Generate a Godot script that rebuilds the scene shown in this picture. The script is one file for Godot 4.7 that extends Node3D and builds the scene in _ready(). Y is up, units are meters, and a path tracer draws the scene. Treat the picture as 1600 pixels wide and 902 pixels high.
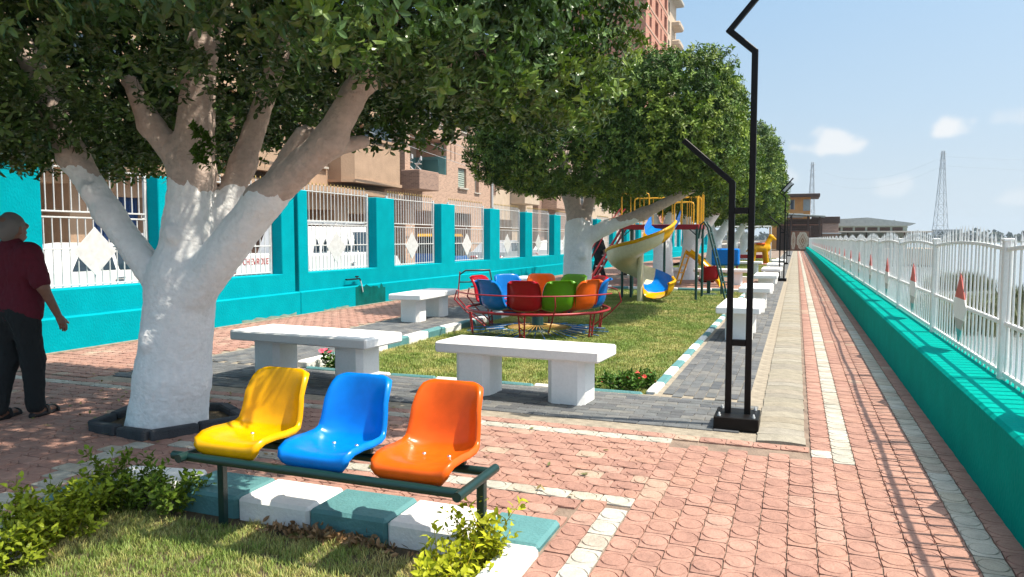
extends Node3D
# A riverside promenade: paved walks, a lawn playground, clipped ficus trees, a teal street wall on the left and a white river fence on the right.
# World: the walk runs along -Z, x to the river, y up, metres.

class MB:
	var v := PackedVector3Array()
	var n := PackedVector3Array()
	var c := PackedColorArray()
	var col := Color(1, 1, 1)
	var tinted := false
	func tri(a: Vector3, b: Vector3, d: Vector3) -> void:      # counter-clockwise seen from outside
		var k := (b - a).cross(d - a).normalized()
		v.append(a); v.append(d); v.append(b)
		n.append(k); n.append(k); n.append(k)
		if tinted:
			c.append(col); c.append(col); c.append(col)
	func quad(a: Vector3, b: Vector3, d: Vector3, e: Vector3) -> void:
		tri(a, b, d); tri(a, d, e)
	func tri_n(a: Vector3, b: Vector3, d: Vector3, na: Vector3, nb: Vector3, nd: Vector3) -> void:
		v.append(a); v.append(d); v.append(b)
		n.append(na); n.append(nd); n.append(nb)
		if tinted:
			c.append(col); c.append(col); c.append(col)
	func box(o: Vector3, s: Vector3, b := Basis()) -> void:
		bevel(o, s, 0.0, b)
	func bevel(o: Vector3, s: Vector3, r: float, b := Basis()) -> void:
		var h := s * 0.5
		var X := b.x; var Y := b.y; var Z := b.z
		var q := func(x: float, y: float, z: float) -> Vector3: return o + X * x + Y * y + Z * z
		var i := Vector3(h.x - r, h.y - r, h.z - r)
		for g in [-1.0, 1.0]:
			var f := [[q.call(g * h.x, -i.y, -i.z), q.call(g * h.x, i.y, -i.z), q.call(g * h.x, i.y, i.z), q.call(g * h.x, -i.y, i.z)],
				[q.call(-i.x, g * h.y, -i.z), q.call(-i.x, g * h.y, i.z), q.call(i.x, g * h.y, i.z), q.call(i.x, g * h.y, -i.z)],
				[q.call(-i.x, -i.y, g * h.z), q.call(i.x, -i.y, g * h.z), q.call(i.x, i.y, g * h.z), q.call(-i.x, i.y, g * h.z)]]
			for e in f:
				if g > 0: quad(e[0], e[1], e[2], e[3])
				else: quad(e[3], e[2], e[1], e[0])
		if r <= 0.0: return
		for s1 in [-1.0, 1.0]:
			for s2 in [-1.0, 1.0]:
				_face([q.call(s1 * h.x, s2 * i.y, -i.z), q.call(s1 * h.x, s2 * i.y, i.z), q.call(s1 * i.x, s2 * h.y, i.z), q.call(s1 * i.x, s2 * h.y, -i.z)], X * s1 + Y * s2)
				_face([q.call(s1 * h.x, -i.y, s2 * i.z), q.call(s1 * h.x, i.y, s2 * i.z), q.call(s1 * i.x, i.y, s2 * h.z), q.call(s1 * i.x, -i.y, s2 * h.z)], X * s1 + Z * s2)
				_face([q.call(-i.x, s1 * h.y, s2 * i.z), q.call(i.x, s1 * h.y, s2 * i.z), q.call(i.x, s1 * i.y, s2 * h.z), q.call(-i.x, s1 * i.y, s2 * h.z)], Y * s1 + Z * s2)
				for s3 in [-1.0, 1.0]:
					var a: Vector3 = q.call(s1 * h.x, s2 * i.y, s3 * i.z); var bb: Vector3 = q.call(s1 * i.x, s2 * h.y, s3 * i.z); var d: Vector3 = q.call(s1 * i.x, s2 * i.y, s3 * h.z)
					if (bb - a).cross(d - a).dot(X * s1 + Y * s2 + Z * s3) > 0: tri(a, bb, d)
					else: tri(a, d, bb)
	func _face(p: Array, out: Vector3) -> void:                 # a quad turned to face out
		if (p[1] - p[0]).cross(p[2] - p[0]).dot(out) > 0: quad(p[0], p[1], p[2], p[3])
		else: quad(p[3], p[2], p[1], p[0])
	func sheet(g: Array, closed := false, flip := false) -> void:   # smooth grid of points g[row][col]
		var R := g.size(); var C: int = g[0].size()
		var N := []
		for i in R:
			var row := PackedVector3Array()
			for j in C:
				var du: Vector3 = g[mini(i + 1, R - 1)][j] - g[maxi(i - 1, 0)][j]
				var dv: Vector3
				if closed: dv = g[i][(j + 1) % C] - g[i][(j + C - 1) % C]
				else: dv = g[i][mini(j + 1, C - 1)] - g[i][maxi(j - 1, 0)]
				var k := du.cross(dv)
				if k.length() < 1e-12: k = Vector3.UP
				row.append(k.normalized() * (-1.0 if flip else 1.0))
			N.append(row)
		var top := C if closed else C - 1
		for i in R - 1:
			for j in top:
				var k := (j + 1) % C
				if flip:
					tri_n(g[i][j], g[i][k], g[i + 1][k], N[i][j], N[i][k], N[i + 1][k])
					tri_n(g[i][j], g[i + 1][k], g[i + 1][j], N[i][j], N[i + 1][k], N[i + 1][j])
				else:
					tri_n(g[i][j], g[i + 1][k], g[i][k], N[i][j], N[i + 1][k], N[i][k])
					tri_n(g[i][j], g[i + 1][j], g[i + 1][k], N[i][j], N[i + 1][j], N[i + 1][k])
	func tube(p: Array, r, sides := 8, caps := true) -> void:     # r: a number, or one per point
		var g := []
		var up := Vector3(0.13, 1, 0.07)
		var side := Vector3.ZERO
		for i in p.size():
			var t: Vector3 = (p[mini(i + 1, p.size() - 1)] - p[maxi(i - 1, 0)]).normalized()
			if side == Vector3.ZERO:
				side = t.cross(up if absf(t.dot(up.normalized())) < 0.95 else Vector3.RIGHT).normalized()
			side = (side - t * side.dot(t)).normalized()
			var w := t.cross(side)
			var rad: float = r[i] if r is Array else r
			if i > 0 and i < p.size() - 1:                         # keep the width round a bend
				var ca: float = (p[i + 1] - p[i]).normalized().dot((p[i] - p[i - 1]).normalized())
				rad /= maxf(0.6, sqrt(maxf(0.01, (1.0 + ca) * 0.5)))
			var row := []
			for j in sides:
				var a := TAU * j / sides
				row.append(p[i] + side * cos(a) * rad + w * sin(a) * rad)
			g.append(row)
		sheet(g, true)
		if caps:
			for e in [0, p.size() - 1]:
				for j in sides:
					if e == 0: tri(p[e], g[e][(j + 1) % sides], g[e][j])
					else: tri(p[e], g[e][j], g[e][(j + 1) % sides])
	func rod(a: Vector3, b: Vector3, r: float, sides := 8) -> void:
		tube([a, b], r, sides)
	func bar(a: Vector3, b: Vector3, w: float, d: float, r := 0.003, hint := Vector3.UP) -> void:   # square bar from a to b
		var y := (b - a).normalized()
		var x := hint.cross(y)
		if x.length() < 0.05: x = Vector3.RIGHT
		x = x.normalized()
		bevel((a + b) * 0.5, Vector3(w, (b - a).length(), d), r, Basis(x, y, x.cross(y)))
	func lathe(o: Vector3, prof: Array, sides := 16, ax := Vector3.UP) -> void:    # prof: Vector2(radius, along the axis)
		var x := ax.cross(Vector3(0.31, 0.2, 0.93)).normalized()
		var z := x.cross(ax)
		var g := []
		for q in prof:
			var row := []
			for j in sides:
				var a := TAU * j / sides
				row.append(o + ax * q.y + (x * cos(a) + z * sin(a)) * q.x)
			g.append(row)
		sheet(g, true, true)
	func prism(poly: PackedVector2Array, o: Vector3, X: Vector3, Y: Vector3, depth: Vector3) -> void:   # polygon (counter-clockwise in X, Y) pushed along depth
		var idx := Geometry2D.triangulate_polygon(poly)
		var P := func(q: Vector2) -> Vector3: return o + X * q.x + Y * q.y
		for i in range(0, idx.size(), 3):
			var a: Vector3 = P.call(poly[idx[i]]); var b: Vector3 = P.call(poly[idx[i + 1]]); var d: Vector3 = P.call(poly[idx[i + 2]])
			_t(a, b, d, -depth); _t(a + depth, b + depth, d + depth, depth)
		for i in poly.size():
			var a: Vector3 = P.call(poly[i]); var b: Vector3 = P.call(poly[(i + 1) % poly.size()])
			if X.cross(Y).dot(depth) > 0: quad(a, b, b + depth, a + depth)
			else: quad(b, a, a + depth, b + depth)
	func _t(a: Vector3, b: Vector3, d: Vector3, out: Vector3) -> void:
		if (b - a).cross(d - a).dot(out) > 0: tri(a, b, d)
		else: tri(a, d, b)
	func done() -> ArrayMesh:
		var A := []
		A.resize(Mesh.ARRAY_MAX)
		A[Mesh.ARRAY_VERTEX] = v
		A[Mesh.ARRAY_NORMAL] = n
		if tinted: A[Mesh.ARRAY_COLOR] = c
		var m := ArrayMesh.new()
		m.add_surface_from_arrays(Mesh.PRIMITIVE_TRIANGLES, A)
		return m

var rng := RandomNumberGenerator.new()
var taken := {}
var M := {}
var fnl := FastNoiseLite.new()

func numbered(called: String, where: Node) -> String:
	var key := "%d/%s" % [where.get_instance_id(), called]
	var k: int = taken.get(key, 0)
	taken[key] = k + 1
	return called if k == 0 else "%s_%03d" % [called, k]

func put(o: Node, called: String, where: Node = self) -> Node:
	o.name = numbered(called, where)
	where.add_child(o, true)
	return o

func part(called: String, mesh, mat: Material, where: Node, xf := Transform3D()) -> MeshInstance3D:
	var o := MeshInstance3D.new()
	o.mesh = mesh.done() if mesh is MB else mesh
	o.material_override = mat
	o.transform = xf
	put(o, called, where)
	return o

func thing(called: String, label: String, category: String, at := Vector3.ZERO, turn := 0.0, group := "") -> Node3D:
	var o := Node3D.new()
	put(o, called)
	o.position = at
	o.rotation.y = turn
	o.set_meta("label", label)
	o.set_meta("category", category)
	if group: o.set_meta("group", group)
	return o

func setting(called: String) -> Node3D:
	var o := Node3D.new()
	put(o, called)
	o.set_meta("kind", "structure")
	return o

func again(src: Node3D, at: Vector3, label: String, turn := 0.0) -> Node3D:
	var o: Node3D = src.duplicate()
	put(o, String(src.name).trim_suffix("_001"))
	o.position = at
	o.rotation.y = turn
	o.set_meta("label", label)
	return o

func crowd(called: String, mesh, mat: Material, where: Node, xf: Array, cols: Array) -> MultiMeshInstance3D:
	var mm := MultiMesh.new()
	mm.transform_format = MultiMesh.TRANSFORM_3D
	mm.use_colors = cols.size() > 0
	mm.mesh = mesh.done() if mesh is MB else mesh
	mm.instance_count = xf.size()
	for i in xf.size():
		mm.set_instance_transform(i, xf[i])
		if cols.size() > 0: mm.set_instance_color(i, cols[i])
	var o := MultiMeshInstance3D.new()
	o.multimesh = mm
	o.material_override = mat
	put(o, called, where)
	o.set_meta("kind", "stuff")
	return o

func lin(r: float, g: float, b: float) -> Color: return Color(r, g, b)

# ---------- materials ----------
func speck(seed_: int, freq: float, oct: int, lo: float, hi: float, pw := 1.0, size := 512, squash := 1.0) -> Image:   # grey noise between lo and hi
	var f := FastNoiseLite.new()
	f.seed = seed_
	f.noise_type = FastNoiseLite.TYPE_SIMPLEX_SMOOTH
	f.frequency = freq
	f.fractal_octaves = oct
	var im := f.get_seamless_image(size, size)
	im.convert(Image.FORMAT_L8)
	var d := im.get_data()
	var lut := PackedByteArray()
	for i in 256: lut.append(int(255.0 * clampf(lo + (hi - lo) * pow(i / 255.0, pw), 0, 1)))
	for i in d.size(): d[i] = lut[d[i]]
	return Image.create_from_data(size, size, false, Image.FORMAT_L8, d)

func mixed(a: Image, b: Image) -> Image:      # product of two grey pictures
	var x := a.get_data(); var y := b.get_data()
	for i in x.size(): x[i] = x[i] * y[i] / 255
	return Image.create_from_data(a.get_width(), a.get_height(), false, Image.FORMAT_L8, x)

func tex(im: Image) -> ImageTexture:            # grey factors are linear; colour textures are stored as sRGB
	var d := im.get_data()
	var lut := PackedByteArray()
	for i in 256: lut.append(int(round(255.0 * Color(i / 255.0, 0, 0).linear_to_srgb().r)))
	for i in d.size(): d[i] = lut[d[i]]
	return ImageTexture.create_from_image(Image.create_from_data(im.get_width(), im.get_height(), false, Image.FORMAT_L8, d))

func bump(im: Image, strength: float) -> ImageTexture:
	var k: Image = im.duplicate()
	k.convert(Image.FORMAT_RGBA8)
	k.bump_map_to_normal_map(strength)
	return ImageTexture.create_from_image(k)

func mat(base: Color, rough := 0.8, albedo: Texture2D = null, normal: Texture2D = null, scale := 1.0, nscale := 1.0, vertex := false) -> StandardMaterial3D:
	var m := StandardMaterial3D.new()            # base is the linear real-world colour
	m.albedo_color = base.linear_to_srgb()
	m.roughness = rough
	m.vertex_color_use_as_albedo = vertex
	if albedo: m.albedo_texture = albedo
	if normal:
		m.normal_enabled = true
		m.normal_texture = normal
		m.normal_scale = nscale
	if albedo or normal:
		m.uv1_triplanar = true
		m.uv1_world_triplanar = true
		m.uv1_scale = Vector3.ONE * scale
	return m

func make_materials() -> void:
	var grain := speck(11, 0.09, 4, 0.72, 1.0)
	var blotch := mixed(speck(12, 0.006, 5, 0.55, 1.0), speck(13, 0.06, 3, 0.8, 1.0))
	var soft := mixed(speck(14, 0.008, 4, 0.8, 1.0), speck(15, 0.12, 3, 0.86, 1.0))
	var flecks := mixed(speck(16, 0.05, 3, 0.1, 1.0, 0.16), speck(17, 0.012, 4, 0.84, 1.0))
	var rough_im := speck(18, 0.05, 5, 0.0, 1.0)
	var fine_im := speck(19, 0.16, 3, 0.0, 1.0)
	var T_grain := tex(grain); var T_blotch := tex(blotch); var T_soft := tex(soft); var T_flecks := tex(flecks)
	var N_rough := bump(rough_im, 6.0); var N_fine := bump(fine_im, 4.0)
	M.T_soft = T_soft; M.T_grain = T_grain; M.T_blotch = T_blotch; M.N_rough = N_rough; M.N_fine = N_fine
	# roller-painted stucco: streaks run down the wall
	var st := Image.create(512, 512, false, Image.FORMAT_L8)
	st.copy_from(speck(20, 0.1, 3, 0.0, 1.0))
	st.resize(512, 96, Image.INTERPOLATE_CUBIC); st.resize(512, 512, Image.INTERPOLATE_CUBIC)
	M.teal = mat(lin(0.001, 0.33, 0.275), 0.8, tex(mixed(speck(21, 0.007, 5, 0.86, 1.0), speck(22, 0.05, 3, 0.94, 1.0))), bump(st, 3.0), 0.55, 0.4)
	M.teal.metallic_specular = 0.08
	M.teal_street = M.teal.duplicate(); M.teal_street.albedo_color = lin(0.001, 0.35, 0.425).linear_to_srgb()
	M.teal_damp = mat(lin(0.002, 0.16, 0.15), 0.35, T_blotch, bump(st, 3.0), 0.8, 0.5)
	M.teal_damp.metallic_specular = 0.15
	M.teal_trim = mat(lin(0.10, 0.55, 0.50), 0.6, T_soft, N_fine, 0.7, 0.3)
	M.white_conc = mat(lin(0.88, 0.88, 0.875), 0.7, tex(mixed(speck(23, 0.04, 4, 0.45, 1.0, 0.055), speck(24, 0.01, 4, 0.95, 1.0))), N_rough, 1.1, 0.12)
	M.white_metal = mat(lin(0.72, 0.73, 0.73), 0.42, T_soft, N_fine, 2.0, 0.1)
	M.fence_white = mat(lin(0.82, 0.82, 0.80), 0.45, tex(mixed(speck(25, 0.04, 4, 0.6, 1.0, 0.15), speck(26, 0.01, 3, 0.92, 1.0))), N_fine, 2.0, 0.15)
	M.gold = mat(lin(0.42, 0.29, 0.09), 0.4); M.gold.metallic = 0.4
	M.black_steel = mat(lin(0.010, 0.0085, 0.0085), 0.45, T_blotch, N_fine, 3.0, 0.12); M.black_steel.metallic_specular = 0.3
	M.dark_green = mat(lin(0.006, 0.035, 0.032), 0.35, T_soft, N_fine, 4.0, 0.2)
	M.paver = mat(lin(1, 1, 1), 0.85, tex(mixed(speck(36, 0.09, 4, 0.76, 1.0, 1.0, 1024), speck(37, 0.007, 5, 0.66, 1.0, 0.8, 1024))), N_rough, 0.9, 0.35, true)
	M.worn = mat(lin(0.26, 0.40, 0.33), 0.9, T_blotch, N_rough, 1.5, 0.4)
	M.bed = mat(lin(0.300, 0.217, 0.165), 0.95, T_blotch, N_rough, 1.5, 0.5)
	M.bed_red = mat(lin(0.50, 0.25, 0.19), 0.9, T_blotch, N_rough, 1.2, 0.5)
	M.sand = mat(lin(0.413, 0.352, 0.270), 0.95, T_blotch, N_rough, 2.5, 0.6)
	M.soil = mat(lin(0.120, 0.090, 0.049), 1.0, T_blotch, N_rough, 1.7, 1.0)
	M.lawn_ground = mat(lin(0.15, 0.165, 0.05), 1.0, T_blotch, N_rough, 1.3, 0.8)
	M.blade = mat(lin(1, 1, 1), 0.6, null, null, 1, 1, true); M.blade.backlight_enabled = true; M.blade.backlight = Color(0.25, 0.25, 0.1)
	M.leaf = mat(lin(1, 1, 1), 0.45, null, null, 1, 1, true); M.leaf.backlight_enabled = true; M.leaf.backlight = Color(0.46, 0.54, 0.16)
	M.leaf.metallic_specular = 0.28
	M.leaf_near = M.leaf.duplicate(); M.leaf_near.roughness = 0.33; M.leaf_near.metallic_specular = 0.45
	M.leaf_far = mat(lin(1, 1, 1), 0.6, null, null, 1, 1, true)
	M.bark = mat(lin(1, 1, 1), 0.85, tex(mixed(speck(27, 0.035, 5, 0.35, 1.0, 0.13), speck(28, 0.012, 4, 0.88, 1.0))), N_rough, 1.0, 0.45, true)
	M.bark_rough = mat(lin(0.72, 0.57, 0.49), 0.9, tex(mixed(speck(34, 0.028, 5, 0.2, 1.0, 0.2), speck(35, 0.01, 4, 0.65, 1.0))), N_rough, 1.4, 0.7)
	M.kerb_white = mat(lin(0.82, 0.81, 0.78), 0.75, M.white_conc.albedo_texture, N_rough, 1.3, 0.35)
	M.kerb_teal = mat(lin(0.10, 0.27, 0.28), 0.65, T_soft, N_rough, 1.3, 0.35)
	M.dark_stone = mat(lin(0.055, 0.06, 0.07), 0.85, T_blotch, N_rough, 2.0, 0.7)
	for a in [["yellow", 0.82, 0.42, 0.001], ["blue", 0.001, 0.21, 0.74], ["orange", 0.78, 0.12, 0.008], ["red", 0.42, 0.006, 0.016], ["green", 0.10, 0.28, 0.008], ["shell_blue", 0.002, 0.17, 0.55]]:
		M[a[0]] = mat(lin(a[1], a[2], a[3]), 0.24, T_soft, N_fine, 3.0, 0.03)
		M[a[0]].metallic_specular = 0.35
	M.cream = mat(lin(0.80, 0.75, 0.52), 0.35, T_soft, null, 3.0)
	M.red_paint = mat(lin(0.36, 0.012, 0.02), 0.4, T_soft, N_fine, 4.0, 0.15)
	M.yellow_paint = mat(lin(0.82, 0.40, 0.01), 0.4, T_soft, N_fine, 4.0, 0.15)
	M.green_paint = mat(lin(0.008, 0.06, 0.05), 0.4, T_soft, N_fine, 4.0, 0.15)
	M.glass = mat(lin(0.02, 0.035, 0.05), 0.06); M.glass.metallic = 0.0
	M.car_white = mat(lin(0.80, 0.80, 0.80), 0.25); M.car_white.clearcoat_enabled = true; M.car_white.clearcoat = 0.6
	M.car_blue = mat(lin(0.02, 0.14, 0.5), 0.3)
	M.car_grey = mat(lin(0.35, 0.37, 0.4), 0.3)
	M.rubber = mat(lin(0.012, 0.012, 0.012), 0.8)
	M.chrome = mat(lin(0.6, 0.6, 0.6), 0.25); M.chrome.metallic = 0.9
	M.sign_red = mat(lin(0.45, 0.01, 0.01), 0.5)
	M.tail_red = mat(lin(0.4, 0.01, 0.01), 0.2)
	M.asphalt = mat(lin(0.056, 0.054, 0.053), 0.95, T_blotch, N_rough, 0.6, 0.6)
	M.peach = mat(lin(0.455, 0.305, 0.205), 0.9, T_soft, N_rough, 0.35, 0.25)
	M.peach_trim = mat(lin(0.43, 0.285, 0.19), 0.9, T_soft, N_rough, 0.35, 0.25)
	M.plaster = mat(lin(0.496, 0.456, 0.400), 0.9, T_soft, N_rough, 0.3, 0.25)
	M.aqua = mat(lin(0.128, 0.336, 0.352), 0.8, T_soft, N_rough, 0.3, 0.2)
	M.shutter = mat(lin(0.36, 0.42, 0.36), 0.7, T_soft, null, 1.0)
	M.brown_wood = mat(lin(0.09, 0.045, 0.03), 0.7, T_blotch, N_rough, 1.0, 0.3)
	M.room_wall = mat(lin(0.30, 0.26, 0.22), 0.9, T_soft, null, 0.5)
	M.blue_door = mat(lin(0.02, 0.07, 0.22), 0.6, T_soft, null, 1.0)
	M.orange_wall = mat(lin(0.70, 0.33, 0.10), 0.9, T_soft, N_rough, 0.3, 0.2)
	M.roof_grey = mat(lin(0.36, 0.40, 0.40), 0.6, T_soft, null, 0.4)
	M.steel = mat(lin(0.42, 0.44, 0.46), 0.5)
	M.cable = mat(lin(0.10, 0.10, 0.10), 0.7)
	M.bank = mat(lin(0.068, 0.075, 0.030), 1.0, T_blotch, N_rough, 0.4, 1.0)
	M.water = mat(lin(0.24, 0.27, 0.28), 0.2, null, bump(speck(29, 0.03, 4, 0.0, 1.0), 3.0), 0.22, 0.35)
	M.diamond_red = mat(lin(0.50, 0.05, 0.035), 0.5); M.diamond_grey = mat(lin(0.50, 0.47, 0.43), 0.55, T_soft, null, 2.0); M.diamond_teal = mat(lin(0.01, 0.36, 0.36), 0.5)
	M.gold_paint = mat(lin(0.45, 0.26, 0.06), 0.5); M.petal_red = mat(lin(0.55, 0.05, 0.03), 0.6); M.petal_pink = mat(lin(0.75, 0.10, 0.16), 0.6)
	M.aqua_dark = mat(lin(0.05, 0.17, 0.18), 0.7); M.plaster_tan = mat(lin(0.56, 0.44, 0.33), 0.9, T_soft, N_rough, 0.3, 0.25)
	M.bark_plain = mat(lin(0.14, 0.10, 0.07), 0.9, T_blotch, N_rough, 2.0, 0.5)
	M.skin = mat(lin(0.26, 0.13, 0.085), 0.55, T_soft, null, 6.0); M.skin.subsurf_scatter_enabled = true; M.skin.subsurf_scatter_strength = 0.15
	M.hair = mat(lin(0.20, 0.18, 0.165), 0.8, T_grain, N_rough, 9.0, 0.6)
	M.shirt = mat(lin(0.12, 0.006, 0.02), 0.9, T_soft, N_fine, 5.0, 0.3)
	M.trousers = mat(lin(0.012, 0.016, 0.018), 0.95, T_soft, N_fine, 5.0, 0.3)
	M.sandal = mat(lin(0.012, 0.012, 0.014), 0.6)
	M.brick = brick_material(lin(0.40, 0.255, 0.185), lin(0.50, 0.37, 0.29), 31, 1.0)
	M.brick_red = brick_material(lin(0.42, 0.17, 0.11), lin(0.46, 0.28, 0.20), 32, 1.0)
	M.brick_dark = brick_material(lin(0.27, 0.17, 0.13), lin(0.34, 0.24, 0.19), 33, 1.0)

func brick_material(a: Color, b: Color, seed_: int, _k: float) -> StandardMaterial3D:   # far brickwork, a few pixels a course: 16 courses in 1.28 m
	var im := Image.create(256, 256, false, Image.FORMAT_RGB8)
	var r := RandomNumberGenerator.new(); r.seed = seed_
	im.fill(b.linear_to_srgb())
	for row in 16:
		for k in 5:
			var t := r.randf_range(0.78, 1.15)
			var cc := Color(a.r * t, a.g * t, a.b * t).linear_to_srgb()
			var x := k * 51 + (25 if row % 2 else 0)
			im.fill_rect(Rect2i(x % 256, row * 16 + 2, mini(48, 256 - x % 256), 13), cc)
			if x % 256 + 48 > 256: im.fill_rect(Rect2i(0, row * 16 + 2, x % 256 + 48 - 256, 13), cc)
	var m := StandardMaterial3D.new()
	m.albedo_texture = ImageTexture.create_from_image(im)
	m.roughness = 0.9
	m.uv1_triplanar = true; m.uv1_world_triplanar = true
	m.uv1_scale = Vector3.ONE / 1.28
	return m

# ---------- smooth bodies: capsules joined and meshed as surface nets ----------
func body(mb: MB, bones: Array, cell: float, k: float, rough := 0.0, tint = null) -> void:
	var lo := Vector3.INF; var hi := -Vector3.INF
	for b in bones:
		var r: float = maxf(b[2], b[3]) + k * 0.3 + cell * 2.5 + rough
		lo = lo.min(b[0] - Vector3.ONE * r).min(b[1] - Vector3.ONE * r)
		hi = hi.max(b[0] + Vector3.ONE * r).max(b[1] + Vector3.ONE * r)
	var nx := int((hi.x - lo.x) / cell) + 2; var ny := int((hi.y - lo.y) / cell) + 2; var nz := int((hi.z - lo.z) / cell) + 2
	var F := PackedFloat32Array(); F.resize(nx * ny * nz); F.fill(9.0)
	for b in bones:
		var A: Vector3 = b[0]; var B: Vector3 = b[1]
		var pieces := maxi(1, int((B - A).length() / maxf(0.12, cell * 6)))
		for s in pieces:
			var pa := A.lerp(B, float(s) / pieces); var pb := A.lerp(B, float(s + 1) / pieces)
			var ra: float = lerpf(b[2], b[3], float(s) / pieces); var rb: float = lerpf(b[2], b[3], float(s + 1) / pieces)
			var R := maxf(ra, rb) + k + cell * 1.8
			var ba := pb - pa; var bb := maxf(ba.length_squared(), 1e-9)
			var i0 := ((pa.min(pb) - Vector3.ONE * R - lo) / cell).floor().max(Vector3.ZERO)
			var i1 := ((pa.max(pb) + Vector3.ONE * R - lo) / cell).ceil().min(Vector3(nx - 1, ny - 1, nz - 1))
			for iz in range(int(i0.z), int(i1.z) + 1):
				for iy in range(int(i0.y), int(i1.y) + 1):
					var at := (iz * ny + iy) * nx
					for ix in range(int(i0.x), int(i1.x) + 1):
						var q := Vector3(lo.x + ix * cell, lo.y + iy * cell, lo.z + iz * cell) - pa
						var t := clampf(q.dot(ba) / bb, 0.0, 1.0)
						var d := (q - ba * t).length() - ra - (rb - ra) * t
						var e := F[at + ix]
						var h := k - absf(d - e)
						F[at + ix] = minf(d, e) - (h * h * 0.25 / k if h > 0.0 and s == 0 else 0.0)
	if rough > 0.0:
		for iz in nz:
			for iy in ny:
				for ix in nx:
					var at := (iz * ny + iy) * nx + ix
					if absf(F[at]) < cell * 3.0:
						F[at] += rough * fnl.get_noise_3d((lo.x + ix * cell) * 260.0, (lo.y + iy * cell) * 130.0, (lo.z + iz * cell) * 260.0)
	var id := PackedInt32Array(); id.resize(nx * ny * nz); id.fill(-1)
	var P := PackedVector3Array(); var N := PackedVector3Array()
	var off := [0, 1, nx, nx + 1, nx * ny, nx * ny + 1, nx * ny + nx, nx * ny + nx + 1]
	var edges := [[0, 1], [2, 3], [4, 5], [6, 7], [0, 2], [1, 3], [4, 6], [5, 7], [0, 4], [1, 5], [2, 6], [3, 7]]
	for iz in nz - 1:
		for iy in ny - 1:
			for ix in nx - 1:
				var at := (iz * ny + iy) * nx + ix
				if F[at] > cell * 3.0 or F[at] < -cell * 3.0: continue
				var s := 0
				for o in 8:
					if F[at + off[o]] < 0.0: s += 1
				if s == 0 or s == 8: continue
				var sum := Vector3.ZERO; var cnt := 0
				for e in edges:
					var fa := F[at + off[e[0]]]; var fb := F[at + off[e[1]]]
					if (fa < 0.0) != (fb < 0.0):
						var t := fa / (fa - fb)
						var va := Vector3(e[0] & 1, (e[0] >> 1) & 1, e[0] >> 2); var vb := Vector3(e[1] & 1, (e[1] >> 1) & 1, e[1] >> 2)
						sum += va.lerp(vb, t); cnt += 1
				id[at] = P.size()
				P.append(lo + (Vector3(ix, iy, iz) + sum / cnt) * cell)
				N.append(Vector3(F[at + 1] + F[at + nx + 1] + F[at + nx * ny + 1] + F[at + off[7]] - F[at] - F[at + nx] - F[at + nx * ny] - F[at + off[6]],
					F[at + nx] + F[at + off[3]] + F[at + off[6]] + F[at + off[7]] - F[at] - F[at + 1] - F[at + off[4]] - F[at + off[5]],
					F[at + off[4]] + F[at + off[5]] + F[at + off[6]] + F[at + off[7]] - F[at] - F[at + 1] - F[at + nx] - F[at + off[3]]).normalized())
	var st := [1, nx, nx * ny]
	var painted: bool = tint != null
	for iz in range(1, nz - 1):
		for iy in range(1, ny - 1):
			for ix in range(1, nx - 1):
				var at := (iz * ny + iy) * nx + ix
				if id[at] < 0: continue
				for ax in 3:
					var f0 := F[at]; var f1 := F[at + st[ax]]
					if (f0 < 0.0) == (f1 < 0.0): continue
					var u: int = st[(ax + 1) % 3]; var w: int = st[(ax + 2) % 3]
					var q := [id[at], id[at - u], id[at - u - w], id[at - w]]
					if q.min() < 0: continue
					if f0 > 0.0: q.reverse()
					for t in [[0, 1, 2], [0, 2, 3]]:
						var a: int = q[t[0]]; var b: int = q[t[1]]; var d: int = q[t[2]]
						mb.tri_n(P[a], P[b], P[d], N[a], N[b], N[d])
						if painted:
							mb.c[-3] = tint.call(P[a]); mb.c[-2] = tint.call(P[d]); mb.c[-1] = tint.call(P[b])

const SUN := Vector3(-0.55, -1.0, 0.08)
var cam: Camera3D

func _ready() -> void:
	rng.seed = 7
	cam = Camera3D.new()
	cam.position = Vector3(0, 1.5, 0)
	cam.rotation_degrees = Vector3(-3.88, 21.11, 0)
	cam.fov = 42.83
	cam.near = 0.05
	cam.far = 6000.0
	put(cam, "camera")
	cam.current = true
	var env := Environment.new()
	env.background_mode = Environment.BG_SKY
	env.sky = Sky.new()
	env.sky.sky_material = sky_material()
	env.tonemap_mode = Environment.TONE_MAPPER_LINEAR
	env.tonemap_exposure = 1.5
	env.sdfgi_enabled = true; env.ssao_enabled = true; env.ssil_enabled = true
	env.fog_enabled = true
	env.fog_density = 0.00022
	env.fog_light_color = Color(0.80, 0.86, 0.92)
	var we := WorldEnvironment.new()
	we.environment = env
	put(we, "world_environment")
	var sun := DirectionalLight3D.new()
	sun.light_energy = 1.6
	sun.light_color = Color(1.0, 0.96, 0.89)
	sun.light_angular_distance = 0.5
	sun.shadow_enabled = true
	sun.basis = Basis.looking_at(SUN.normalized(), Vector3(0, 0, 1))
	put(sun, "sun")

	fnl.seed = 5
	fnl.noise_type = FastNoiseLite.TYPE_SIMPLEX_SMOOTH
	fnl.frequency = 0.1
	make_materials()
	build_ground()
	build_paving()
	build_kerbs()
	build_street_wall()
	build_river_fence()
	build_river()
	build_buildings()
	build_far_end()
	build_pylons()
	build_trees()
	build_vehicles()
	build_benches()
	build_lamps()
	build_seats()
	build_roundabout()
	build_slide()
	build_far_play()
	build_people()
	build_plants()
	build_lawns()

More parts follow.
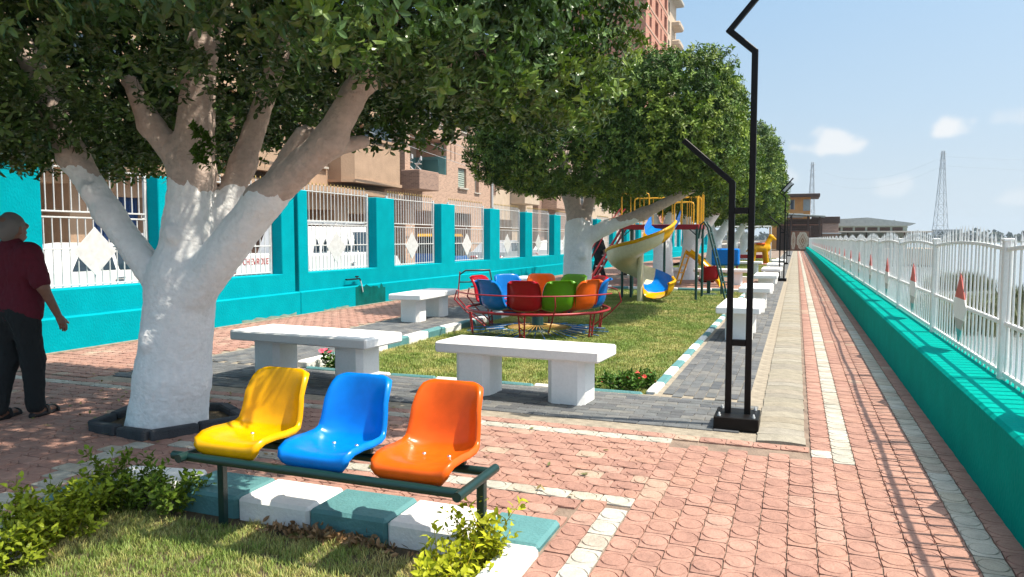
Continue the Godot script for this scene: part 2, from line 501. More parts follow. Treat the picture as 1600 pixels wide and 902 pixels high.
func sky_material() -> PanoramaSkyMaterial:      # clear air, paler towards the horizon, and a few small clouds
	var W := 2048; var H := 1024
	var im := Image.create(W / 4, H / 4, false, Image.FORMAT_RGBF)
	var stops := [[0.0, Color(0.40, 0.46, 0.50)], [4.0, Color(0.365, 0.45, 0.52)], [9.0, Color(0.29, 0.41, 0.53)], [18.0, Color(0.18, 0.33, 0.51)], [35.0, Color(0.18, 0.32, 0.50)], [90.0, Color(0.19, 0.32, 0.48)]]
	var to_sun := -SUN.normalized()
	for y in H / 4:
		var el := 90.0 - (y + 0.5) * 180.0 / (H / 4)
		var c: Color = Color(0.34, 0.36, 0.35)
		if el >= 0.0:
			for k in stops.size() - 1:
				if el <= stops[k + 1][0]:
					c = stops[k][1].lerp(stops[k + 1][1], (el - stops[k][0]) / (stops[k + 1][0] - stops[k][0])); break
		for x in W / 4:                                   # wide glow round the sun, out of view, added to brighten the shade
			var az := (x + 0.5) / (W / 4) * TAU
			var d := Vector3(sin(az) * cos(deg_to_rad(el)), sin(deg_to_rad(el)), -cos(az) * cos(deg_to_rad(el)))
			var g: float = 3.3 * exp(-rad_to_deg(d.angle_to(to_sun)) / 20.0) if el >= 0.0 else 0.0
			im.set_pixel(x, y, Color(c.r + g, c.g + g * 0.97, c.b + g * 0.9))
	im.resize(W, H, Image.INTERPOLATE_BILINEAR)
	var f := FastNoiseLite.new(); f.seed = 3; f.frequency = 0.03; f.fractal_octaves = 5
	# azimuth (degrees right of -Z), elevation of the base, width, height, strength
	var clouds := [[2.0, 6.5, 5.6, 1.7, 0.7], [9.4, 7.1, 3.6, 1.2, 0.75], [-1.5, 4.4, 3.0, 1.2, 0.3], [6.0, 3.3, 3.4, 1.3, 0.3], [13.5, 2.6, 4.0, 1.0, 0.3], [13.0, 7.6, 3.0, 0.9, 0.25],
		[40, 8, 8, 3, 0.8], [75, 6, 7, 2.4, 0.7], [110, 9, 9, 3, 0.8], [150, 7, 7, 2.6, 0.8], [-170, 8, 8, 3, 0.8], [-130, 6, 7, 2.4, 0.7], [-95, 8, 8, 2.8, 0.8], [-60, 7, 7, 2.6, 0.8]]
	for q in clouds:
		var x0 := int(q[0] / 360.0 * W); var hw := int(q[2] / 360.0 * W * 0.75)
		var yb = (90.0 - q[1]) / 180.0 * H; var hh: float = q[3] / 180.0 * H
		for y in range(int(yb - hh * 1.6), int(yb + hh * 0.8)):
			for x in range(x0 - hw, x0 + hw):
				var dx = float(x - x0) / (q[2] / 360.0 * W * 0.5); var dy = (yb - y) / hh
				var env_ = 1.0 - dx * dx - pow(maxf(dy, 0.0) * 1.0, 2.0) - pow(maxf(-dy, 0.0) * 2.6, 2.0)
				var a = smoothstep(0.1, 0.75, env_ + f.get_noise_2d(x * 2.2, y * 3.0 + q[0] * 31.0) * 0.85 - 0.1) * q[4]
				if a > 0.0:
					var xx := posmod(x, W)
					im.set_pixel(xx, y, im.get_pixel(xx, y).lerp(Color(0.68, 0.67, 0.66), a))
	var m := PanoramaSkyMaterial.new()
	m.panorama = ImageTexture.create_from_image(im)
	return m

func flat(mb: MB, x0: float, x1: float, z0: float, z1: float, y: float) -> void:      # z0 far, z1 near
	mb.quad(Vector3(x0, y, z1), Vector3(x1, y, z1), Vector3(x1, y, z0), Vector3(x0, y, z0))

# ---------- ground ----------
func build_ground() -> void:
	var g := setting("ground")
	var mb := MB.new()
	flat(mb, -900, 1.2, -2500, 60, -0.22)
	part("earth", mb, M.soil, g)
	var rd := setting("road")
	mb = MB.new(); flat(mb, -17.5, -10.3, -400, 40, -0.05)
	part("asphalt", mb, M.asphalt, rd)
	mb = MB.new()
	mb.bevel(Vector3(-19.2, -0.03, -180), Vector3(3.4, 0.2, 440), 0.02)
	part("pavement_slab", mb, M.plaster, rd)

class Tile:
	var at: Vector3
	var turn: float
	var fam: String
	var tone: int
	var sx := 1.0
	var sz := 1.0

func paver_mesh(w: float, l: float, oval: bool, tint: Color) -> MB:       # top face at y = 0, w along x, l along z
	var mb := MB.new(); mb.tinted = true; mb.col = tint
	var hw := w * 0.5 - 0.0022; var hl := l * 0.5 - 0.0022
	var low := -0.03
	if not oval:
		var r := 0.005
		var P := func(x: float, z: float, y: float) -> Vector3: return Vector3(x, y, z)
		mb.quad(P.call(-hw + r, hl - r, 0.0), P.call(hw - r, hl - r, 0.0), P.call(hw - r, -hl + r, 0.0), P.call(-hw + r, -hl + r, 0.0))
		var c0 := [Vector2(-1, 1), Vector2(1, 1), Vector2(1, -1), Vector2(-1, -1)]
		for i in 4:
			var a: Vector2 = c0[i]; var b: Vector2 = c0[(i + 1) % 4]
			mb.quad(P.call(a.x * hw, a.y * hl, -r), P.call(b.x * hw, b.y * hl, -r), P.call(b.x * (hw - r), b.y * (hl - r), 0.0), P.call(a.x * (hw - r), a.y * (hl - r), 0.0))
			mb.quad(P.call(a.x * hw, a.y * hl, low), P.call(b.x * hw, b.y * hl, low), P.call(b.x * hw, b.y * hl, -r), P.call(a.x * hw, a.y * hl, -r))
		return mb
	var S := 16
	var ea := w * 0.35; var eb := l * 0.472
	var ring := [[], [], [], [], []]
	for i in S:
		var a := TAU * i / S
		var d := Vector2(cos(a), sin(a))
		if i % 4 == 2: d = Vector2(signf(d.x) * hw * 0.93, signf(d.y) * hl * 0.93).normalized()      # corners, a little blunted
		var t := minf(hw / maxf(absf(d.x), 1e-5), hl / maxf(absf(d.y), 1e-5)) * (0.955 if i % 4 == 2 else 1.0)
		var e := 1.0 / sqrt(pow(d.x / ea, 2) + pow(d.y / eb, 2))
		ring[0].append(Vector3(d.x * t, low, d.y * t))
		ring[1].append(Vector3(d.x * t, -0.0015, d.y * t))
		ring[2].append(Vector3(d.x * e * 1.05, 0.0, d.y * e * 1.05))
		ring[3].append(Vector3(d.x * e * 1.0, -0.007, d.y * e * 1.0))
		ring[4].append(Vector3(d.x * e * 0.93, 0.0015, d.y * e * 0.93))
	for i in S:
		var j := (i + 1) % S
		for k in 4:
			mb.quad(ring[k][j], ring[k][i], ring[k + 1][i], ring[k + 1][j])
		mb.tri(ring[4][j], ring[4][i], Vector3(0, 0.002, 0))
	return mb

func tone_of(fam: String, k: int) -> Color:
	match fam:
		"red": return [lin(0.455, 0.250, 0.192), lin(0.488, 0.273, 0.209), lin(0.434, 0.233, 0.179), lin(0.501, 0.300, 0.232), lin(0.414, 0.220, 0.169), lin(0.509, 0.334, 0.252), lin(0.475, 0.260, 0.195), lin(0.522, 0.374, 0.279)][k]
		"white": return [lin(0.540, 0.495, 0.414), lin(0.594, 0.549, 0.468), lin(0.504, 0.477, 0.405), lin(0.567, 0.504, 0.405), lin(0.522, 0.450, 0.369), lin(0.558, 0.522, 0.450), lin(0.594, 0.558, 0.495), lin(0.495, 0.441, 0.360)][k]
		"grey": return [lin(0.141, 0.146, 0.152), lin(0.168, 0.173, 0.179), lin(0.119, 0.125, 0.133), lin(0.189, 0.189, 0.187), lin(0.152, 0.157, 0.165), lin(0.206, 0.200, 0.189), lin(0.108, 0.116, 0.127), lin(0.162, 0.162, 0.162)][k]
	return [lin(0.354, 0.313, 0.238), lin(0.381, 0.340, 0.265), lin(0.326, 0.292, 0.224), lin(0.367, 0.333, 0.272), lin(0.340, 0.292, 0.218), lin(0.394, 0.354, 0.286), lin(0.320, 0.286, 0.231), lin(0.360, 0.313, 0.245)][k]

func lay(list: Array, x: float, z: float, turn: float, fam: String) -> void:
	var t := Tile.new()
	t.at = Vector3(x, rng.randf_range(-0.0025, 0.002), z)
	t.turn = turn
	t.fam = fam
	var w := fnl.get_noise_2d(x * 9.0, z * 9.0) * 3.0 + fnl.get_noise_2d(x * 2.5, z * 2.5) * 2.5 + rng.randf_range(-1.0, 4.4)
	t.tone = [0, 1, 2, 6, 4, 3, 5, 7][clampi(int(w + (1.2 if rng.randf() < 0.06 else 0.0) * 3.0), 0, 7)] if fam == "red" else rng.randi_range(0, 7)
	list.append(t)

func settle(list: Array, called: String, rest: String, where: Node, w: float, l: float, oval: bool) -> void:
	var inv := cam.transform.affine_inverse()
	var rank := []
	for i in list.size():
		var q: Vector3 = inv * list[i].at
		var vis := q.z < -0.5 and absf(q.x / q.z) < 0.71 and absf(q.y / q.z) < 0.42
		rank.append([-q.z if vis else 1e6 - q.z, i])
	rank.sort_custom(func(a, b): return a[0] < b[0])
	var meshes := {}
	var xf := []; var cols := []
	for k in rank.size():
		var t: Tile = list[rank[k][1]]
		var tilt := Basis.from_euler(Vector3(rng.randf_range(-0.012, 0.012), t.turn + rng.randf_range(-0.012, 0.012), rng.randf_range(-0.012, 0.012))) * Basis.from_scale(Vector3(t.sx, 1, t.sz))
		var X := Transform3D(tilt, t.at)
		if k < 300 and rank[k][0] < 1e5:
			var key := t.fam + str(t.tone)
			if not meshes.has(key): meshes[key] = paver_mesh(w, l, oval, tone_of(t.fam, t.tone)).done()
			part(called, meshes[key], M.paver, where, X)
		else:
			xf.append(X); cols.append(tone_of(t.fam, t.tone))
	if xf.size() > 0: crowd(rest, paver_mesh(w, l, oval, Color(1, 1, 1)), M.paver, where, xf, cols)

func build_paving() -> void:
	var red := setting("red_paving")
	var mb := MB.new()
	flat(mb, -9.06, -4.0, -7.0, 30, -0.011)
	flat(mb, -4.0, -3.4, -7.0, -3.4, -0.011)
	flat(mb, -3.4, 1.08, -5.7, -3.5, -0.0115)
	flat(mb, -1.2, 1.08, -3.5, 30, -0.0115)
	flat(mb, 0.05, 1.08, -98, -5.7, -0.012)
	flat(mb, -9.06, -7.0, -98, -7.0, -0.0125)
	flat(mb, -7.0, 0.05, -30, -22.4, -0.013)
	flat(mb, -7.0, 0.05, -98, -60, -0.0135)
	part("mortar_bed", mb, M.bed, red)
	var L := []
	var W := 0.137; var D := 0.19
	for i in 14:                                           # columns along the walk
		var x := -0.83 + W * (i + 0.5)
		var shift := (0.5 if i % 2 else 0.0) * D
		var z := -1.4 + shift
		while z > -97.0:
			var fam := "red"
			if i == 12 or (i == 8 and z < -5.33): fam = "white"
			var crossing := z < -5.33 and z > -5.52
			if z > -5.37 or (i >= 7 and z < -5.37):
				if crossing and i <= 8: fam = "white"
				lay(L, x, z, PI / 2, fam)
			z -= D
	var row := 0
	var zz := -1.2
	while zz > -5.70:                                      # rows across, left of the walk
		row = int(round((-4.0685 - zz) / W))
		var x := -0.83 - D * 0.5 + (D * 0.5 if posmod(row, 2) else 0.0)
		while x > -9.0:
			var fam := "red"
			if row == 0 and x > -4.3: fam = "white"
			if row == 10: fam = "white"
			var ok := true
			if zz > -4.0:
				ok = x < -4.12 + maxf(0.0, zz + 3.3) * 0.4 or (zz < -3.60 and x < -1.12)
				if x < -3.9 and x > -4.9:                  # slanting white course beside the planter
					var u := (zz + 3.95) / 1.15
					var lx := lerpf(-4.50, -4.18, u)
					if u > -0.1 and absf(x - lx) < 0.1: fam = "white"
			if ok and x < -0.86: lay(L, x, zz, 0.0, fam)
			elif zz < -4.0 and x > -0.86:
				lay(L, -0.878, zz, 0.0, fam); L[-1].sx = 0.5
			x -= D
		zz -= W
	zz = -1.0
	while zz > -3.95:                                      # white and red columns along the planter
		lay(L, -0.9, zz, PI / 2, "white")
		lay(L, -1.036, zz - 0.09, PI / 2, "red")
		zz -= D
	for rowk in range(0, 16):                              # a cross strip of red over the walk's own white course
		var x := -0.83 + D * (rowk + 0.5)
		if x < 0.1: lay(L, x, -5.575, 0.0, "red")
	zz = -5.78
	row = 0
	while zz > -70.0:                                      # along the street wall
		var x := -7.24 + (D * 0.5 if row % 2 else 0.0)
		while x > -9.0:
			lay(L, x, zz, 0.0, "red"); x -= D
		zz -= W; row += 1
	zz = -22.6
	while zz > -27.6:                                      # cross walk beyond the lawn
		var x := -1.3 + (D * 0.5 if row % 2 else 0.0)
		while x > -7.0:
			lay(L, x, zz, 0.0, "red"); x -= D
		zz -= W; row += 1
	settle(L, "paver", "paver_field", red, D, W, true)

	var grey := setting("grey_paving")
	mb = MB.new()
	flat(mb, -7.16, 0.06, -7.06, -5.68, -0.0105)
	flat(mb, -7.16, -5.4, -23, -7.06, -0.0105)
	flat(mb, -1.26, 0.06, -97, -7.06, -0.0105)
	part("sand_bed", mb, M.sand, grey)
	L = []
	zz = -5.93
	row = 0
	while zz > -7.02:
		var x := -0.48 + (0.1 if row % 2 else 0.0)
		while x > -7.0:
			lay(L, x, zz, 0.0, "grey"); x -= 0.2
		zz -= 0.1; row += 1
	var xx := -0.43
	row = 0
	while xx > -1.2:
		var z := -7.12 - (0.1 if row % 2 else 0.0)
		while z > -96.0:
			lay(L, xx, z, PI / 2, "grey"); z -= 0.2
		xx -= 0.1; row += 1
	xx = -5.62
	row = 0
	while xx > -7.0:
		var z := -7.12 - (0.1 if row % 2 else 0.0)
		while z > -22.4:
			lay(L, xx, z, PI / 2, "grey"); z -= 0.2
		xx -= 0.1; row += 1
	settle(L, "paver", "paver_field", grey, 0.2, 0.1, false)

	var ch := setting("beige_gutter")                      # shallow dished course beside the walk
	var seg := []
	for k in 8:
		var m2 := MB.new(); m2.tinted = true; m2.col = tone_of("beige", k)
		var gmesh := []
		for s in 9:
			var u := s / 8.0
			var x := -0.17 + 0.34 * u
			var y := 0.006 + 0.010 * sin(u * PI)
			gmesh.append([Vector3(x, y, 0.098), Vector3(x, y + 0.001, 0.09), Vector3(x, y + 0.001, -0.09), Vector3(x, y, -0.098)])
		m2.sheet(gmesh, false, true)
		for s in 8:
			for g in [0, 3]:
				var a: Vector3 = gmesh[s][g]; var b: Vector3 = gmesh[s + 1][g]
				m2._face([a, b, Vector3(b.x, -0.03, b.z), Vector3(a.x, -0.03, a.z)], Vector3(0, 0, 1 if g == 0 else -1))
		seg.append(m2.done())
	var rest_xf := []; var rest_c := []
	var z := -5.78
	var cnt := 0
	while z > -96.0:
		var X := Transform3D(Basis.from_euler(Vector3(rng.randf_range(-0.008, 0.008), rng.randf_range(-0.01, 0.01), rng.randf_range(-0.008, 0.008))), Vector3(-0.075 + rng.randf_range(-0.004, 0.004), -0.004, z))
		if cnt < 200: part("gutter_block", seg[rng.randi_range(0, 7)], M.paver, ch, X)
		else: rest_xf.append(X)
		z -= 0.2; cnt += 1
	for q in rest_xf: rest_c.append(Color(1, 1, 1))
	crowd("gutter_field", seg[0], M.paver, ch, rest_xf, rest_c)

func kerb_line(where: Node, a: Vector3, b: Vector3, w: float, h: float, down: float, len_: float, k0: int) -> void:
	var d := (b - a); var n := maxi(1, int(round(d.length() / len_)))
	var dir := d.normalized()
	var B := Basis(dir, Vector3.UP, dir.cross(Vector3.UP))
	for i in n:
		var c := a.lerp(b, (i + 0.5) / n)
		var mb := MB.new()
		var L := d.length() / n - 0.006
		mb.bevel(Vector3(0, (h - down) * 0.5, 0), Vector3(L, h + down, w), 0.018)
		var teal: bool = (i + k0) % 2 == 1
		var o := part("kerb_block", mb, M.kerb_teal if teal else M.kerb_white, where, Transform3D(Basis.from_euler(Vector3(rng.randf_range(-0.015, 0.015), 0, rng.randf_range(-0.01, 0.01))) , Vector3.ZERO))
		o.transform = Transform3D(B * o.transform.basis, c + Vector3(0, rng.randf_range(-0.004, 0.004), 0))

func build_kerbs() -> void:
	var k := setting("planter_kerb")
	kerb_line(k, Vector3(-1.12, 0, -3.44), Vector3(-1.47, 0, -3.44), 0.36, 0.03, 0.2, 0.49, 1)
	kerb_line(k, Vector3(-1.475, 0, -3.44), Vector3(-3.43, 0, -3.44), 0.36, 0.03, 0.2, 0.49, 0)
	kerb_line(k, Vector3(-3.44, 0, -3.45), Vector3(-3.98, 0, -3.34), 0.33, 0.03, 0.2, 0.6, 0)
	kerb_line(k, Vector3(-3.98, 0, -3.22), Vector3(-3.50, 0, -1.9), 0.24, 0.03, 0.2, 0.45, 1)
	kerb_line(k, Vector3(-1.20, 0, -3.25), Vector3(-1.20, 0, -1.0), 0.175, 0.03, 0.2, 0.5, 0)
	var l := setting("lawn_kerb")
	kerb_line(l, Vector3(-1.29, 0, -7.12), Vector3(-1.29, 0, -22.4), 0.11, 0.015, 0.2, 0.5, 0)
	kerb_line(l, Vector3(-1.36, 0, -7.06), Vector3(-5.3, 0, -7.06), 0.06, 0.012, 0.2, 0.6, 1)
	kerb_line(l, Vector3(-5.40, 0, -7.12), Vector3(-5.40, 0, -22.4), 0.16, 0.06, 0.2, 0.62, 0)
	kerb_line(l, Vector3(-1.3, 0, -22.4), Vector3(-5.3, 0, -22.4), 0.13, 0.03, 0.2, 0.5, 0)
	var f := setting("far_lawn_kerb")
	kerb_line(f, Vector3(-1.29, 0, -30.0), Vector3(-1.29, 0, -60), 0.13, 0.03, 0.2, 1.0, 0)
	kerb_line(f, Vector3(-1.3, 0, -30.0), Vector3(-6.5, 0, -30.0), 0.13, 0.03, 0.2, 1.0, 0)
	# dark stone ring round the near trunk
	var t := setting("tree_ring")
	var pts := [Vector3(-5.13, 0, -4.12), Vector3(-4.46, 0, -4.05), Vector3(-4.16, 0, -4.72), Vector3(-4.62, 0, -5.0), Vector3(-5.3, 0, -4.66)]
	for i in pts.size():
		var a: Vector3 = pts[i]; var b: Vector3 = pts[(i + 1) % pts.size()]
		var d: Vector3 = (b - a).normalized()
		for s in 2:
			var mb := MB.new()
			mb.bevel(Vector3.ZERO, Vector3((b - a).length() * 0.5 - 0.012, 0.085, 0.085), 0.012)
			part("ring_stone", mb, M.dark_stone, t, Transform3D(Basis(d, Vector3.UP, d.cross(Vector3.UP)) * Basis.from_euler(Vector3(rng.randf_range(-0.1, 0.1), rng.randf_range(-0.05, 0.05), rng.randf_range(-0.05, 0.05))), a.lerp(b, 0.25 + 0.5 * s) + Vector3(0, 0.03, 0)))
	var mb2 := MB.new()
	var poly := PackedVector2Array()
	for q in pts: poly.append(Vector2(q.x, -q.z))
	mb2.prism(poly, Vector3(0, -0.02, 0), Vector3.RIGHT, Vector3.FORWARD, Vector3(0, 0.035, 0))
	part("soil", mb2, M.soil, t)

# ---------- lawns ----------
func tuft(seed_: int, blades: int, spread: float, hi: float, wid: float) -> MB:
	var r := RandomNumberGenerator.new(); r.seed = seed_
	var mb := MB.new(); mb.tinted = true
	for i in blades:
		var p := Vector3(r.randf_range(-spread, spread), 0, r.randf_range(-spread, spread))
		var a := r.randf() * TAU
		var lean := Vector3(cos(a), 0, sin(a)) * r.randf_range(0.1, 0.9)
		var side := Vector3(-sin(a), 0, cos(a)).rotated(Vector3.UP, r.randf_range(-0.6, 0.6)) * wid * r.randf_range(0.7, 1.2)
		var h := hi * r.randf_range(0.5, 1.1)
		var t := r.randf_range(0.75, 1.25)
		mb.col = Color(t * r.randf_range(0.85, 1.2), t, t * r.randf_range(0.7, 1.0))
		var mid := p + Vector3(0, h * 0.55, 0) + lean * h * 0.35
		var tip := p + Vector3(0, h * 0.9, 0) + lean * h
		mb.tri(p - side, p + side, mid + side * 0.8); mb.tri(p - side, mid + side * 0.8, mid - side * 0.8)
		mb.tri(mid - side * 0.8, mid + side * 0.8, tip)
	return mb

func grass_field(called: String, where: Node, x0: float, x1: float, z0: float, z1: float, y: float, per: float, tuft_mesh: MB, dry: float, seed_: int, keep = null) -> void:
	var r := RandomNumberGenerator.new(); r.seed = seed_
	var xf := []; var cols := []
	for i in int((x1 - x0) * (z1 - z0) * per):
		var p := Vector3(r.randf_range(x0, x1), y, r.randf_range(z0, z1))
		if keep != null and not keep.call(p): continue
		var d := fnl.get_noise_2d(p.x * 9.0, p.z * 9.0) + 0.5 * fnl.get_noise_2d(p.x * 32.0, p.z * 32.0) + r.randf_range(-0.4, 0.4)
		var k := clampf(d * 0.9 + dry, 0.0, 1.0)
		var s := r.randf_range(0.75, 1.2) * (1.0 - 0.25 * k)
		xf.append(Transform3D(Basis(Vector3.UP, r.randf() * TAU).scaled(Vector3(1, s, 1)), p))
		cols.append(lin(0.18, 0.275, 0.045).lerp(lin(0.54, 0.46, 0.19), k))
	crowd(called, tuft_mesh, M.blade, where, xf, cols)

func build_lawns() -> void:
	var g := setting("planter_lawn")
	var mb := MB.new(); flat(mb, -3.98, -1.12, -3.5, 20, -0.10)
	part("soil", mb, M.soil, g)
	grass_field("grass", g, -3.85, -1.28, -3.26, -1.5, -0.10, 1900, tuft(1, 9, 0.03, 0.042, 0.0016), 0.5, 41, func(p): return p.x > -3.86 + (p.z + 3.2) * 0.36 and not (p.z < -3.14 and fnl.get_noise_2d(p.x * 25, 3.0) > -0.1))
	var l := setting("lawn")
	mb = MB.new(); flat(mb, -5.33, -1.35, -22.35, -7.1, -0.065)
	part("turf_soil", mb, M.lawn_ground, l)
	grass_field("grass", l, -5.32, -1.36, -14.0, -7.12, -0.065, 520, tuft(2, 12, 0.05, 0.05, 0.0026), 0.28, 42)
	grass_field("grass", l, -5.32, -1.36, -22.3, -14.0, -0.065, 240, tuft(3, 12, 0.07, 0.055, 0.004), 0.28, 43)
	var f := setting("far_lawn")
	mb = MB.new(); flat(mb, -6.5, -1.35, -60, -30.05, -0.05)
	part("turf_soil", mb, M.lawn_ground, f)
	grass_field("grass", f, -6.4, -1.4, -60, -30.1, -0.05, 45, tuft(4, 12, 0.14, 0.07, 0.01), 0.3, 44)

# ---------- street wall on the left ----------
func build_street_wall() -> void:
	var w := thing("street_wall", "long teal painted wall with square pillars along the street side", "wall")
	var mb := MB.new()
	for q in [[8.0, -11.78], [-11.9, -97.0]]:
		mb.bevel(Vector3(-9.2, 0.36, (q[0] + q[1]) * 0.5), Vector3(0.3, 0.94, q[0] - q[1]), 0.012)
	part("base_wall", mb, M.teal_street, w)
	mb = MB.new()
	for q in [[8.0, -11.84], [-11.85, -97.0]]:
		mb.bevel(Vector3(-9.115, 0.17, (q[0] + q[1]) * 0.5), Vector3(0.27, 0.6, q[0] - q[1]), 0.022)
	part("plinth", mb, M.teal_street, w)
	mb = MB.new()
	mb.box(Vector3(-9.27, 1.2, -11.84), Vector3(0.1, 2.4, 0.14))
	part("joint_filler", mb, M.dark_stone, w)
	mb = MB.new(); mb.bevel(Vector3(-9.12, 0.01, -46), Vector3(0.34, 0.03, 106), 0.005)
	part("footing", mb, M.sand, w)
	var pil := [[2.0, -6.68], [-8.54, -9.35], [-11.40, -11.78], [-11.90, -12.20], [-14.77, -15.58], [-18.1, -18.95], [-21.53, -22.34], [-24.78, -25.53], [-28.14, -29.0]]
	var z := -31.5
	while z > -94.0:
		pil.append([z, z - 0.83]); z -= 3.38
	for q in pil:
		mb = MB.new()
		mb.bevel(Vector3(-9.2, 1.63, (q[0] + q[1]) * 0.5), Vector3(0.3, 1.64, q[0] - q[1]), 0.012)
		part("pillar", mb, M.teal_street, w)
	mb = MB.new()                                     # wet patch with a ragged top under the tap
	var poly := PackedVector2Array([Vector2(0, 0), Vector2(1.25, 0)])
	var r := RandomNumberGenerator.new(); r.seed = 77
	for i in 15: poly.append(Vector2(1.25 - i * 0.0893, 0.40 + r.randf_range(-0.09, 0.05)))
	mb.prism(poly, Vector3(-8.978, 0.03, -13.75), Vector3(0, 0, -1), Vector3.UP, Vector3(-0.01, 0, 0))
	part("wet_patch", mb, M.teal_damp, w)
	for q in [[-10.2, 1.5, 0.05], [-12.6, 0.9, 0.03], [-16.4, 1.6, 0.035]]:   # scuffed paint along the foot
		mb = MB.new()
		poly = PackedVector2Array([Vector2(0, 0), Vector2(q[1], 0)])
		for i in 13: poly.append(Vector2(q[1] * (1.0 - i / 12.0), 0.008 + q[2] * r.randf_range(0.1, 1.2)))
		mb.prism(poly, Vector3(-8.979, 0.026, q[0]), Vector3(0, 0, -1), Vector3.UP, Vector3(-0.01, 0, 0))
		part("worn_patch", mb, M.worn, w)
	# railings in the openings
	var ord := ["in the leftmost opening, behind the slanting limb", "in the second opening, behind the near trunk", "in the third opening, in front of the white van", "in the fourth opening, left of the concrete table", "in the fifth opening, above the roundabout's left seats", "in the sixth opening, above the red and orange seats", "in the seventh opening, just left of the second trunk", "in the eighth opening, right behind the second trunk"]
	var op := [[-6.68, -8.54], [-9.35, -11.40], [-12.20, -14.77], [-15.58, -18.1], [-18.95, -21.53], [-22.34, -24.78], [-25.53, -28.14], [-29.0, -31.5]]
	for i in op.size(): railing(op[i][0], op[i][1], "white railing with gold tips " + ord[i], i)
	z = -32.33
	var k := 0
	while z > -60.0:
		railing(z, z - 2.55, "white railing %s beyond the second tree" % ["nearest", "second", "third", "fourth", "fifth", "sixth", "seventh", "eighth", "ninth"][k], 9)
		z -= 3.38; k += 1
	# tap
	var t := thing("garden_tap", "small dark tap with a short white hose on the teal wall", "tap", Vector3(-9.03, 0.62, -13.7))
	mb = MB.new(); mb.rod(Vector3(0, 0, 0.25), Vector3(0.06, 0, 0.25), 0.016); mb.tube([Vector3(0.06, 0, 0.3), Vector3(0.06, 0, -0.2), Vector3(0.06, -0.04, -0.24)], 0.016)
	mb.bevel(Vector3(0.06, 0.05, -0.1), Vector3(0.03, 0.03, 0.12), 0.008); mb.rod(Vector3(0.06, 0, -0.1), Vector3(0.06, 0.05, -0.1), 0.01)
	part("pipe", mb, M.black_steel, t)
	mb = MB.new(); mb.tube([Vector3(0.06, -0.04, -0.24), Vector3(0.07, -0.15, -0.27), Vector3(0.08, -0.3, -0.3)], 0.012)
	part("hose", mb, M.white_metal, t)

func railing(z0: float, z1: float, label: String, idx: int) -> void:
	var w := z0 - z1
	var t := thing("railing_panel", label, "railing", Vector3(-9.29, 0.0, (z0 + z1) * 0.5), 0.0, "railings set in the street wall")
	var n := int(round(w / 0.128))
	var lo := MB.new(); lo.rod(Vector3(0, 0.83, 0), Vector3(0, 1.80, 0), 0.0095, 6)
	var up := MB.new(); up.rod(Vector3(0, 1.86, 0), Vector3(0, 2.60, 0), 0.0095, 6)
	var fin := MB.new(); fin.lathe(Vector3(0, 2.60, 0), [Vector2(0.010, 0.0), Vector2(0.017, 0.010), Vector2(0.010, 0.02), Vector2(0.014, 0.03), Vector2(0.007, 0.045), Vector2(0.0, 0.065)], 6)
	var ml := lo.done(); var mu := up.done(); var mf := fin.done()
	for i in n:
		var z := -w * 0.5 + w * (i + 0.5) / n
		part("bar", ml, M.white_metal, t, Transform3D(Basis(), Vector3(0, 0, z)))
		var z2 := -w * 0.5 + w * (i + 0.15) / n
		if z2 > -w * 0.5 + 0.03:
			var b := part("bar", mu, M.white_metal, t, Transform3D(Basis(), Vector3(0, 0, z2)))
			part("finial", mf, M.gold, b)
	for q in [[0.86, 0.02], [1.36, 0.024], [1.79, 0.022], [1.87, 0.022], [2.47, 0.02]]:
		var mb := MB.new(); mb.bevel(Vector3(0.003, q[0], 0), Vector3(0.024, q[1], w - 0.01), 0.003)
		part("rail", mb, M.white_metal, t)
	for s in [-1.0, 1.0]:
		var mb := MB.new(); mb.bevel(Vector3(-0.002, 1.68, s * (w * 0.5 - 0.03)), Vector3(0.045, 1.7, 0.045), 0.004)
		part("post", mb, M.white_metal, t)
	if idx < 5:
		for z in [-0.92, 0.0, 0.92]:
			var mb := MB.new(); var p := []
			for j in 13: p.append(Vector3(0.003, 1.83 + 0.03 * sin(TAU * j / 12), z * w * 0.5 + 0.03 * cos(TAU * j / 12)))
			mb.tube(p, 0.006, 5, false)
			part("ring", mb, M.white_metal, t)
	var dm := MB.new()
	dm.bevel(Vector3(0.022, 1.32, 0), Vector3(0.008, 0.49, 0.49), 0.001, Basis(Vector3.RIGHT, PI / 4))
	part("diamond_plate", dm, M.white_metal, t)

